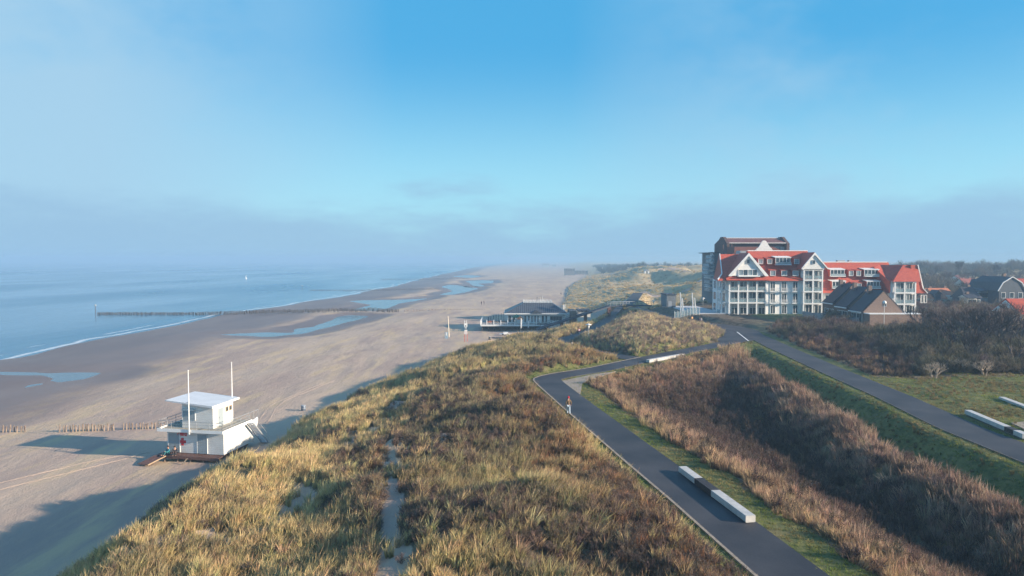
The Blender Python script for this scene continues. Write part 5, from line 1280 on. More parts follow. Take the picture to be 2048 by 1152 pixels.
# ------------------------------------------------------------------ hotel
def X_(u, Y): return pl(u, 560, Y)[0]
def Z_(v, Y): return pl(1024, v, Y)[1]
def facade_box(u0, v0, u1, v1, ya, yb, yref=None):
    """box whose front face stands at distance ya, measured on the photo at that distance"""
    x0, z1 = pl(u0, v0, ya); x1, z0 = pl(u1, v1, ya); b = MB(); b.box(x0, ya, z0, x1, yb, z1); return b
def window_at(parent, u0, v0, u1, v1, Y, n=2, frame=None, rail=False, transom=False, light=False, name='window'):
    x0, z1 = pl(u0, v0, Y); x1, z0 = pl(u1, v1, Y); fw = 0.10
    b = MB(); ya, yb = Y - 0.07, Y + 0.10
    b.box(x0, ya, z0, x1, yb, z0 + fw); b.box(x0, ya, z1 - fw, x1, yb, z1)
    b.box(x0, ya, z0 + fw, x0 + fw, yb, z1 - fw); b.box(x1 - fw, ya, z0 + fw, x1, yb, z1 - fw)
    for k in range(1, n): xm = x0 + (x1 - x0) * k / n; b.box(xm - 0.05, ya + 0.01, z0 + fw, xm + 0.05, yb, z1 - fw)
    if transom:
        zt = z1 - (z1 - z0) * 0.32; b.box(x0 + fw, ya + 0.02, zt - 0.05, x1 - fw, yb, zt + 0.05)
        for k in range(1, 8): xm = x0 + (x1 - x0) * k / 8; b.box(xm - 0.03, ya + 0.025, zt + 0.05, xm + 0.03, yb, z1 - fw)
        b.box(x0 + fw, ya + 0.027, zt + (z1 - zt) * 0.5 - 0.03, x1 - fw, yb - 0.002, zt + (z1 - zt) * 0.5 + 0.03)
    f = b.build(name, frame or M_white, parent)
    for k in range(n):
        xa = x0 + fw + (x1 - x0 - 2 * fw) * k / n; xb = x0 + fw + (x1 - x0 - 2 * fw) * (k + 1) / n
        p = MB(); p.box(xa, Y + 0.03, z0 + fw * 0.9, xb - 0.001, Y + 0.06, z1 - fw * 0.9)
        lt = light if isinstance(light, bool) else ((k + light) % 2 == 0)
        p.build('pane', M_glasslight if lt else M_glass, f)
    return f
def dormer(roof, u0, v0, u1, v1, Y, back, n=1, wide=False):
    x0, z1 = pl(u0, v0, Y); x1, z0 = pl(u1, v1, Y)
    b = MB(); b.box(x0 + 0.02, Y + 0.12, z0 - 0.05, x1 - 0.02, Y + back, z1); d = b.build('dormer', M_redtile, roof)
    b = MB(); b.prism([(x0 - 0.22, Y - 0.15, z1 + 0.003), (x1 + 0.22, Y - 0.15, z1 + 0.003), (x1 + 0.22, Y + back, z1 + 0.35), (x0 - 0.22, Y + back, z1 + 0.35)], (0, 0, 0.14))
    b.build('dormer_roof', M_redtile if not wide else M_white, roof)
    f = window_at(roof, u0, v0, u1, v1, Y, n, light=True if not wide else False)
    if wide:
        b = MB(); b.box(x0 - 0.1, Y - 0.75, z0 - 0.16, x1 + 0.1, Y + 0.1, z0 - 0.003); b.build('balcony_slab', M_white, roof)
        b = MB(); b.box(x0 - 0.05, Y - 0.72, z0 + 0.01, x1 + 0.05, Y - 0.68, z0 + 0.62); b.build('balustrade', M_rail, roof)
def loggia(t, us, vs, Yw, Yc, last_open=True, ground_transom=True, top_rail=True):
    """bays between white columns: slabs, glass balustrades and windows set back behind them"""
    cw = 0.34
    for u in us:
        x = X_(u, Yc); b = MB(); b.box(x - cw / 2, Yc, Z_(630, Yc) - 1.5, x + cw / 2, Yc + 0.34, Z_(vs[0], Yc)); b.build('column', M_white, t)
    xa, xb = X_(us[0], Yc), X_(us[-1], Yc)
    for v in vs[:-1]:
        z = Z_(v, Yc); b = MB(); b.box(xa - 0.1, Yc - 0.04, z - 0.17, xb + 0.1, Yw - 0.003, z + 0.17); b.build('floor_slab', M_white, t)
    for r_ in range(len(vs) - 1):
        zt = Z_(vs[r_], Yc) - 0.17; zb = Z_(vs[r_ + 1], Yc) + 0.17
        ground = r_ == len(vs) - 2
        for c in range(len(us) - 1):
            u0, u1 = us[c] + 1.6, us[c + 1] - 1.6
            window_at(t, u0 + 1.0, vs[r_] + 2.2, u1 - 0.2, vs[r_ + 1] - 1.2, Yw - 0.12, 2 if (u1 - u0) < 18 else 3, light=(int(rng.integers(0, 2)) if r_ < 2 else False), transom=ground and ground_transom)
            if not ground and (r_ > 0 or top_rail):
                x0, x1 = X_(us[c], Yc) + cw / 2 + 0.003, X_(us[c + 1], Yc) - cw / 2 - 0.003
                b = MB(); b.box(x0, Yc + 0.06, zb + 0.05, x1, Yc + 0.09, zb + 0.95); b.build('balustrade', M_railglass, t)
                b = MB(); b.box(x0, Yc + 0.04, zb + 0.955, x1, Yc + 0.11, zb + 1.02); b.build('handrail', M_grey, t)
def railglass():
    m, t, b = principled('clear_balustrade_glass'); n = t.nodes; l = t.links
    b.inputs['Base Color'].default_value = (0.35, 0.45, 0.48, 1); b.inputs['Roughness'].default_value = 0.1
    tr = n.new('ShaderNodeBsdfTransparent'); tr.inputs[0].default_value = (0.85, 0.93, 0.95, 1); ms = n.new('ShaderNodeMixShader'); ms.inputs[0].default_value = 0.42
    l.new(tr.outputs[0], ms.inputs[1]); l.new(b.outputs[0], ms.inputs[2]); l.new(ms.outputs[0], n['Material Output'].inputs['Surface']); return m
M_railglass = railglass()

def hotel():
    Y0 = 184.0; zb = 7.8
    t = thing('seaside_hotel', 'large white hotel with steep red tiled roofs, white loggias and two white gables', 'hotel', (70, 190, 9.3))
    XL = X_(1456, Y0)
    # ---- walls
    ze = Z_(561, 184)
    b = MB(); b.box(XL, 185.6, zb, X_(1534, 184), 198, ze); b.box(X_(1534, 184) + 0.003, 184.22, zb, X_(1607, 184), 197.9, ze - 0.003); b.build('wall', M_white, t)
    # ---- left loggia block
    loggia(t, [1459.2, 1477.3, 1495.5, 1514.0, 1532.7], [560.5, 582.3, 605.8, 629.5], 185.6, 183.9)
    # ---- middle: french doors with little balconies
    vtop = [563.5, 586.5, 610.0]; vbot = [582.5, 606.0, 627.5]
    for i, u in enumerate((1545.5, 1568, 1590.5)):
        for r_ in range(3):
            window_at(t, u - 4.8, vtop[r_], u + 4.8, vbot[r_], 184.12, 2, light=False)
            if r_ < 2:
                x0, x1 = X_(u - 6.8, 184), X_(u + 6.8, 184); z = Z_(vbot[r_] + 0.3, 184)
                b = MB(); b.box(x0, 183.35, z - 0.16, x1, 184.217, z); b.build('balcony_slab', M_white, t)
                b = MB(); b.box(x0, 183.37, z + 0.85, x1, 183.43, z + 0.92)
                for k in range(9): xx = x0 + (x1 - x0 - 0.05) * k / 8; b.box(xx, 183.38, z + 0.003, xx + 0.05, 183.42, z + 0.847)
                for xx in (x0, x1 - 0.05): b.box(xx, 183.435, z + 0.85, xx + 0.05, 184.2, z + 0.92)
                b.build('balcony_rail', M_white, t)
    # ---- right gabled tower
    Yt = 182.9
    x0, x1 = X_(1605.5, Yt), X_(1647, Yt); zt = Z_(538, Yt)
    b = MB(); b.box(x0 + 0.05, 184.0, zb, x1 - 0.05, 190, zt); b.build('tower_wall', M_white, t)
    loggia(t, [1608, 1626.3, 1645], [539.5, 560.3, 583.5, 607.5, 629.5], 184.0, Yt, ground_transom=False)
    g = MB(); xc = X_(1628, Yt); za = Z_(505.5, Yt); xl_, xr_ = X_(1602, Yt), X_(1655, Yt); zg = Z_(537, Yt)
    g.prism([(xl_ + 0.5, Yt + 0.02, zg + 0.02), (xr_ - 0.5, Yt + 0.02, zg + 0.02), (xc, Yt + 0.02, za - 0.35)], (0, 1.5, 0)); g.build('gable_wall', siding_mat(), t)
    b = MB(); b.prism([(xl_, Yt - 0.3, zg - 0.25), (xl_, Yt - 0.3, zg + 0.05), (xc, Yt - 0.3, za + 0.12), (xc, Yt - 0.3, za - 0.55)], (0, 0.28, 0)); b.prism([(xr_, Yt - 0.3, zg - 0.25), (xr_, Yt - 0.3, zg + 0.05), (xc + 0.003, Yt - 0.3, za + 0.12), (xc + 0.003, Yt - 0.3, za - 0.55)], (0, 0.28, 0)); b.build('bargeboard', M_white, t)
    b = MB(); b.prism([(xl_ - 0.02, Yt - 0.25, zg - 0.02), (xl_, Yt - 0.25, zg - 0.2), (xc, Yt - 0.25, za - 0.18), (xc, Yt - 0.25, za + 0.14)], (0, 8.7, 0)); b.prism([(xr_ + 0.02, Yt - 0.25, zg - 0.02), (xr_, Yt - 0.25, zg - 0.2), (xc + 0.004, Yt - 0.25, za - 0.18), (xc + 0.004, Yt - 0.25, za + 0.14)], (0, 8.7, 0)); b.build('tower_roof', M_redtile, t)
    b = MB(); b.box(x0 - 0.1, Yt - 0.04, Z_(539.5, Yt) - 0.02, x1 + 0.1, 184.0, Z_(537, Yt)); b.build('gable_base', M_white, t)
    window_at(t, 1624.6, 520, 1630.6, 528, Yt - 0.09, 1, frame=M_grey)
    for (uu, vv) in ((1650, 0),): pass
    # ---- main roof
    def roofprism(xa, xb, ye, zev, yr, zr, yback, nm='roof', flare=0.7):
        b = MB(); m_ = (ye + 1.3, zev + 1.05)
        prof = [(ye - 0.1, zev - 0.15), (ye, zev + 0.08), (m_[0], m_[1]), (yr, zr), (yr + 0.8, zr), (yback, zev - 0.15)]
        b.prism([(xa, p[0], p[1]) for p in prof], (xb - xa, 0, 0)); return b.build(nm, M_redtile, t)
    yr = 190.4; zr = Z_(501.8, yr); zev = Z_(560.5, 183.4)
    main = roofprism(X_(1494, yr), X_(1614, yr), 183.3, zev, yr, zr, 198.5)
    zz = Z_(508.2, 191.0); XE, XR, XI = X_(1435.5, 183.4), X_(1439, 191.0), X_(1494, yr) + 0.02
    prof = [(183.2, zev - 0.15, XE), (183.3, zev + 0.08, XE), (185.2, zev + 1.6, XR - 1.1), (191.0, zz, XR), (191.8, zz, XR), (198.8, zev - 0.15, XR + 0.6)]
    b = MB(); n_ = len(prof); b.add([(p[2], p[0], p[1]) for p in prof] + [(XI, p[0], p[1]) for p in prof], [tuple(range(n_)), tuple(range(n_, 2 * n_))[::-1]] + [(k, n_ + k, n_ + (k + 1) % n_, (k + 1) % n_) for k in range(n_)]); low = b.build('roof', M_redtile, t)
    b = MB(); b.box(X_(1494, yr), yr - 0.15, zr - 0.05, X_(1614, yr), yr + 0.9, zr + 0.16); b.build('ridge_coping', M_white, main)
    for q0, q1 in zip(prof[1:3], prof[2:4]):
        b = MB(); b.tube((q0[2] - 0.05, q0[0] - 0.1, q0[1] + 0.12), (q1[2] - 0.05, q1[0] - 0.1, q1[1] + 0.12), 0.17, n=4); b.build('verge_board', M_white, low)
    # left white wall head seen beside the verge
    b = MB(); b.box(XL + 0.3, 187.0, ze - 0.05, XL + 0.6, 195.5, ze + 3.0); b.build('gable_end_wall', M_white, t)
    # ---- large left cross gable
    Yg = 183.0; xa, zbse = pl(1458, 551.6, Yg); xb = X_(1536, Yg); xc = X_(1497.3, Yg); za = Z_(507.2, Yg)
    b = MB(); b.prism([(xa + 0.5, Yg + 0.5, zbse + 0.003), (xb - 0.5, Yg + 0.5, zbse + 0.003), (xc, Yg + 0.5, za - 0.5)], (0, 0.4, 0)); b.build('gable_wall', siding_mat(), t)
    b = MB(); b.prism([(xa, Yg, zbse - 0.12), (xa - 0.1, Yg, zbse + 0.10), (xc, Yg, za + 0.18), (xc, Yg, za - 0.62), (xa + 0.75, Yg, zbse - 0.12)], (0, 0.45, 0)); b.prism([(xb, Yg, zbse - 0.12), (xb + 0.1, Yg, zbse + 0.10), (xc + 0.003, Yg, za + 0.18), (xc + 0.003, Yg, za - 0.62), (xb - 0.75, Yg, zbse - 0.12)], (0, 0.45, 0)); b.build('bargeboard', M_white, t)
    b = MB(); b.prism([(xa - 0.1, Yg + 0.1, zbse + 0.10), (xa, Yg + 0.1, zbse - 0.1), (xc, Yg + 0.1, za - 0.15), (xc, Yg + 0.1, za + 0.2)], (0, 7.6, 0)); b.prism([(xb + 0.1, Yg + 0.1, zbse + 0.10), (xb, Yg + 0.1, zbse - 0.1), (xc + 0.004, Yg + 0.1, za - 0.15), (xc + 0.004, Yg + 0.1, za + 0.2)], (0, 7.6, 0)); b.build('gable_roof', M_redtile, t)
    b = MB(); b.prism([(X_(1453, 182.9), 182.7, Z_(560.6, 182.7)), (X_(1453, 182.9), 182.8, Z_(560.6, 182.7) + 0.12), (X_(1453, 182.9), 184.2, zbse + 0.1), (X_(1453, 182.9), 184.2, Z_(560.6, 182.7))], (X_(1541, 183) - X_(1453, 183), 0, 0)); b.build('pent_roof', M_redtile, t)
    window_at(t, 1492.8, 519, 1499.4, 527.5, Yg + 0.40, 1, frame=M_grey)
    window_at(t, 1477, 539, 1514.5, 551.2, Yg + 0.38, 4, light=0)
    b = MB(); b.box(X_(1476, Yg), Yg - 0.5, Z_(553.4, Yg), X_(1519, Yg), Yg + 0.5, Z_(551.4, Yg)); b.build('balcony_slab', M_white, t)
    # ---- dormers
    for u0, v0, u1, v1 in ((1516.5, 518, 1526, 528), (1534.6, 518, 1544, 528), (1588.3, 518, 1598.3, 528)): dormer(main, u0, v0, u1, v1, 186.4, 2.6)
    dormer(main, 1551, 515.4, 1580.4, 529, 186.2, 2.6, 4, True)
    for u0, v0, u1, v1 in ((1540.3, 541, 1551, 551.8), (1562.8, 541, 1574, 551.8), (1585.5, 541, 1597, 551.8)): dormer(main, u0, v0, u1, v1, 184.2, 2.4)
    # ---- shaded left side with its own bays
    for r_, (va, vb) in enumerate(((562, 582), (585.5, 605.5), (609, 628))):
        z1 = Z_(va, 184); z0 = Z_(vb, 184)
        for (ya, yb_) in ((186.2, 188.6), (189.6, 191.0), (192.2, 193.6), (194.6, 197)):
            b = MB(); b.box(XL - 0.05, ya, z0 + 0.2, XL - 0.002, yb_, z1 - 0.2); f_ = b.build('window', M_white, t)
            b = MB(); b.box(XL - 0.07, ya + 0.15, z0 + 0.3, XL - 0.052, yb_ - 0.15, z1 - 0.3); b.build('pane', M_glass, f_)
        b = MB(); b.box(XL - 1.3, 185.4, z0 - 0.18, XL - 0.003, 189.2, z0); b.build('balcony_slab', M_white, t)
        b = MB(); b.box(XL - 1.28, 185.45, z0 + 0.05, XL - 1.24, 189.1, z0 + 0.95); b.build('balustrade', M_railglass, t)
    for yy in (185.4, 189.0): b = MB(); b.box(XL - 1.35, yy, zb, XL - 1.05, yy + 0.3, ze); b.build('column', M_white, t)
    # ---- bell shaped white gable behind the ridge
    yb = 193.0; pts = [(1509.5, 503), (1510, 500), (1512.5, 498.6), (1513, 496.6), (1516, 495.3), (1518.6, 491.5), (1520.5, 488), (1520.8, 485.8), (1522.6, 484.8), (1523, 482.8), (1525, 481), (1529, 481), (1532, 482.8), (1532.4, 484.8), (1534.3, 485.8), (1535, 488.5), (1537.5, 492), (1540, 495.3), (1542.5, 496.6), (1543, 498.6), (1545, 500), (1545.5, 503)]
    b = MB(); b.prism([(X_(u, yb), yb, Z_(v, yb)) for u, v in pts], (0, 0.4, 0)); b.build('bell_gable', M_offwhite, t)
    b = MB(); b.box(X_(1480, 196), 196, Z_(505, 196) - 2, X_(1500, 196), 200, Z_(501.5, 196)); b.build('roof_plant_room', M_grey, t)
    # ---- right wing
    Yw = 185.8; zev = Z_(585, Yw); yr = 192.5; zr = Z_(524.5, yr)
    b = MB(); b.box(X_(1647.5, Yw), Yw + 0.8, zb, X_(1786, Yw), 199, zev); b.build('wing_wall', M_white, t)
    wing = roofprism(X_(1646, Yw), X_(1776, yr), Yw, zev, yr, zr, 199.5, 'wing_roof')
    b = MB(); b.box(X_(1646, yr), yr - 0.15, zr - 0.05, X_(1773, yr), yr + 0.9, zr + 0.16); b.build('ridge_coping', M_white, wing)
    for u0, u1 in ((1675, 1690), (1698, 1704)): b = MB(); b.box(X_(u0, 193), 193.2, zr + 0.1, X_(u1, 193), 194.2, zr + 0.55); b.build('skylight', M_grey, wing)
    for v0, v1, ws in ((539.5, 552, ((1660.5, 1688.5, 4), (1728.5, 1757, 4))), (563, 576, ((1664.5, 1690.5, 4), (1734, 1759, 4)))):
        for u0, u1, n_ in ws: dormer(wing, u0, v0, u1, v1, 188.6 if v0 < 550 else 186.6, 2.6, n_, True)
    for u0, u1 in ((1698, 1706.5), (1713, 1721.5)): dormer(wing, u0, 541.3, u1, 552, 188.7, 2.4)
    dormer(wing, 1706, 566.5, 1722.5, 576, 186.8, 2.4, 2)
    for k in range(7):
        u = 1650 + k * 19; window_at(t, u, 590, u + 12, 604, Yw + 0.70, 2, light=1); window_at(t, u, 610, u + 12, 628, Yw + 0.70, 2)
    # ---- right pavilion of the hotel
    Yp = 183.2
    x0, x1 = X_(1785.5, Yp), X_(1837, Yp); b = MB(); b.box(x0, 184.4, zb, x1, 193, Z_(563, Yp)); b.build('pavilion_wall', M_white, t)
    loggia(t, [1790.6, 1810, 1831.6], [563.5, 586, 608.5, 631], 184.4, Yp, ground_transom=False)
    yR = 187.5; xa, xb = X_(1784.5, Yp), X_(1840, Yp); zE = Z_(563.2, Yp); rx0, rx1 = X_(1805, yR), X_(1834, yR); zR = Z_(530.5, yR)
    b = MB(); b.add([(xa, Yp - 0.3, zE), (xb, Yp - 0.3, zE), (xb, 196, zE), (xa, 196, zE), (rx0, yR, zR), (rx1, yR, zR), (rx1, 192, zR), (rx0, 192, zR)], [(0, 1, 5, 4), (1, 2, 6, 5), (2, 3, 7, 6), (3, 0, 4, 7), (4, 5, 6, 7), (3, 2, 1, 0)])
    pv = b.build('pavilion_roof', M_redtile, t)
    # sweeping roof to the left down to the lower eaves and to the right with a white verge
    b = MB(); zl2 = Z_(585.5, 186); b.add([(X_(1762, 186), 184.6, zl2), (xa - 0.05, 184.2, zl2), (xa - 0.05, 184.2, zE), (rx0, yR + 0.2, zR - 0.02), (rx0 - 3.8, 192, zR + 0.1), (X_(1762, 186), 190, zR - 0.5), (xa, 196, zl2)], [(0, 1, 2, 3, 4, 5), (1, 6, 3, 2), (0, 5, 4, 6, 1), (3, 6, 4)])
    b.build('valley_roof', M_redtile, pv)
    vz = [(1834, 530), (1846, 577), (1855, 586.5)]
    b = MB(); P = [Vector((X_(u, 186.5), 186.5, Z_(v, 186.5))) for u, v in vz]
    b.prism([P[0], P[1], P[2], Vector((x1, 186.5, P[2].z)), Vector((x1 - 0.2, 186.5, P[0].z))], (0, 8, 0)); b.build('side_roof', M_redtile, pv)
    for q0, q1 in ((P[0], P[1]), (P[1], P[2])): b = MB(); b.tube(q0 + V3((0.05, -0.1, 0.05)), q1 + V3((0.05, -0.1, 0.05)), 0.16, n=4); b.build('verge_board', M_white, pv)
    b = MB(); b.box(x1 + 0.003, 186.6, zb, x1 + 1.5, 194, Z_(587, 186.5)); b.build('side_bay', M_white, t)
    for u in (1842, 1849): window_at(t, u, 590, u + 4.5, 606, 186.5, 1)
hotel()
def rear_block():
    Y = 222.0
    t = thing('brick_apartment_block', 'tall dark brick block with brown roof and stepped side parapets behind the hotel', 'building', (80, 228, 9))
    x0, x1 = X_(1456, Y), X_(1576, Y); ze = Z_(490, Y)
    b = MB(); b.box(x0 + 0.5, Y + 2, 8, x1 - 0.5, Y + 13, Z_(485.6, Y)); b.build('wall', M_darkbrick, t)
    b = MB(); b.box(x0 + 0.6, Y + 1.9, ze - 2.4, x1 - 0.6, Y + 1.99, ze - 0.5); w_ = b.build('window_band', M_grey, t)
    for k in range(9): b = MB(); xx = x0 + 1 + (x1 - x0 - 2.5) * k / 9; b.box(xx, Y + 1.85, ze - 2.2, xx + 1.5, Y + 1.898, ze - 0.7); b.build('pane', M_glass, w_)
    b = MB(); b.prism([(x0 + 0.5, Y + 0.8, Z_(485.2, Y)), (x0 + 0.5, Y + 6, Z_(476.2, Y + 6)), (x0 + 0.5, Y + 12, Z_(485.2, Y))], (x1 - x0 - 1, 0, 0)); b.build('roof', M_browntile, t)
    b = MB(); b.box(x0 + 0.5, Y + 0.65, Z_(486.4, Y), x1 - 0.5, Y + 0.795, Z_(485.2, Y)); b.build('gutter', M_white, t)
    b = MB(); b.box(x0 + 0.5, Y + 5.8, Z_(476.4, Y + 6), x1 - 0.5, Y + 6.2, Z_(475.4, Y + 6)); b.build('ridge_cap', M_offwhite, t)
    for xx in (x0 - 0.4, x1 - 0.5):
        b = MB(); b.prism([(xx, Y + 0.2, 8), (xx, Y + 0.2, Z_(487, Y)), (xx, Y + 3, Z_(478, Y)), (xx, Y + 4.6, Z_(472.8, Y)), (xx, Y + 7.4, Z_(472.8, Y)), (xx, Y + 9, Z_(478, Y)), (xx, Y + 14, Z_(487, Y)), (xx, Y + 14, 8)], (0.9, 0, 0)); b.build('side_parapet', M_darkbrick, t)
    b = MB(); b.prism([(X_(1468, 214), 214, Z_(506, 214)), (X_(1468, 214), 214, Z_(493.5, 214)), (X_(1545, 214), 214, Z_(493.5, 214)), (X_(1573, 214), 214, Z_(506, 214))], (0, 7.5, 0)); b.build('front_wing', mat('red_brown_brick', (0.20, 0.075, 0.06), 0.85, var=0.2), t)
    for u, v in ((1445, 489.5), (1462, 488)): b = MB(); b.box(X_(u, 218), 218, 10, X_(u + 2, 218), 220, Z_(v, 218)); b.build('chimney', M_darkbrick, t)
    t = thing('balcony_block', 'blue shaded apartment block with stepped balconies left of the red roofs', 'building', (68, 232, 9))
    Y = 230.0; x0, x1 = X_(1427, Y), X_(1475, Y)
    b = MB(); b.box(x0, Y, 8, x1, Y + 14, Z_(506, Y)); b.build('wall', mat('shade_blue_wall', (0.16, 0.18, 0.20), 0.8, var=0.2), t)  # blue shade on the block is put into its wall colour
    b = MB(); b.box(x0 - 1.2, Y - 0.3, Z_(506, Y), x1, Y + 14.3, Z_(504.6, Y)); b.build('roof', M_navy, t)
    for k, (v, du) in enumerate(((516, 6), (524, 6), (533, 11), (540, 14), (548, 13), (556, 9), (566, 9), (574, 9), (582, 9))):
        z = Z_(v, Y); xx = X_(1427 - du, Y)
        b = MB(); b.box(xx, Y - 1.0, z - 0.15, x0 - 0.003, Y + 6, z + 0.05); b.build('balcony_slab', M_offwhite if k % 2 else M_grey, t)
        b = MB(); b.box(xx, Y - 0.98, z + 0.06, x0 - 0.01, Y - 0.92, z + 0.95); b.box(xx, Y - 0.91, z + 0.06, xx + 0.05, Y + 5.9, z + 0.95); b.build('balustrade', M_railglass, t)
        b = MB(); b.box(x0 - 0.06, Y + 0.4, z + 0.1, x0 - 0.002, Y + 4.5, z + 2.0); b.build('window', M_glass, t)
rear_block()

# ------------------------------------------------------------------ terrace, glass screens and fins before the hotel
def terrace():
    zt = gz(52, 190)
    t = thing('hotel_terrace', 'pale blue shaded paved terrace beside the left corner of the hotel', 'terrace', (54, 190, zt))
    for i in range(8):
        for j in range(14):
            x0, y0 = 48.3 + i * 1.12, 184.2 + j * 2.2; b = MB(); b.box(x0, y0, zt - 0.5, x0 + 1.09, y0 + 2.16, zt + 0.12 + 0.01 * rng.random()); b.build('paving_slab', M_pave, t)
    for k, (u, Y, lab) in enumerate(((1362, 186, 'left pair'), (1366, 183.5, ''), (1386, 186, ''), (1391, 183.5, ''))):
        x = X_(u, Y); z = gz(x, Y)
        f = thing('concrete_fin', ['tall pale curved fin, far left of the four on the terrace', 'tall pale curved fin, near left of the four on the terrace', 'tall pale curved fin, far right of the four on the terrace', 'tall pale curved fin, near right of the four on the terrace'][k], 'fin', (x, Y, z), 0, 'pale fins on the terrace')
        b = MB(); h_ = 5.6 if k % 2 == 0 else 4.4; b.prism([(x, Y - 0.3, z), (x + 0.22, Y, z + h_ * 0.5), (x, Y + 0.2, z + h_), (x - 0.16, Y + 0.2, z + h_), (x, Y, z + h_ * 0.5), (x - 0.2, Y - 0.3, z)], (0, 0.7, 0)); b.build('blade', M_offwhite, f)
        b = MB(); b.box(x - 0.5, Y - 0.5, z - 0.3, x + 0.5, Y + 1.4, z + 0.1); b.build('foot', M_concrete, f)
    s = thing('glass_screen', 'long low glass wind screen with pale posts between the terrace and the path', 'screen', (48, 181, zt))
    for k in range(9):
        x = X_(1350 + k * 6.2, 181); g_ = gz(x, 181)
        b = MB(); b.box(x - 0.05, 180.95, g_ - 0.1, x + 0.05, 181.05, g_ + 2.0); b.build('post', M_offwhite, s)
        if k < 8: b = MB(); b.box(x + 0.06, 180.99, g_ + 0.15, x + 0.75, 181.01, g_ + 1.8); b.build('pane', M_railglass, s)
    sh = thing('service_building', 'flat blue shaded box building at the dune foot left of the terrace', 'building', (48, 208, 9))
    x0, x1 = X_(1334, 208), X_(1352, 208); b = MB(); b.box(x0, 208, 8, x1, 216, Z_(590, 208)); b.build('wall', mat('shade_blue_wall', (0.16, 0.18, 0.20), 0.8, var=0.2), sh); b = MB(); b.box(x0 - 0.2, 207.8, Z_(590, 208), x1 + 0.2, 216.2, Z_(588.6, 208)); b.build('roof', M_navy, sh)  # the hotel's blue shade is put into this wall colour
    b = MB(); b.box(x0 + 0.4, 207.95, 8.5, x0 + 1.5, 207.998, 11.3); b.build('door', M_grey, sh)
terrace()

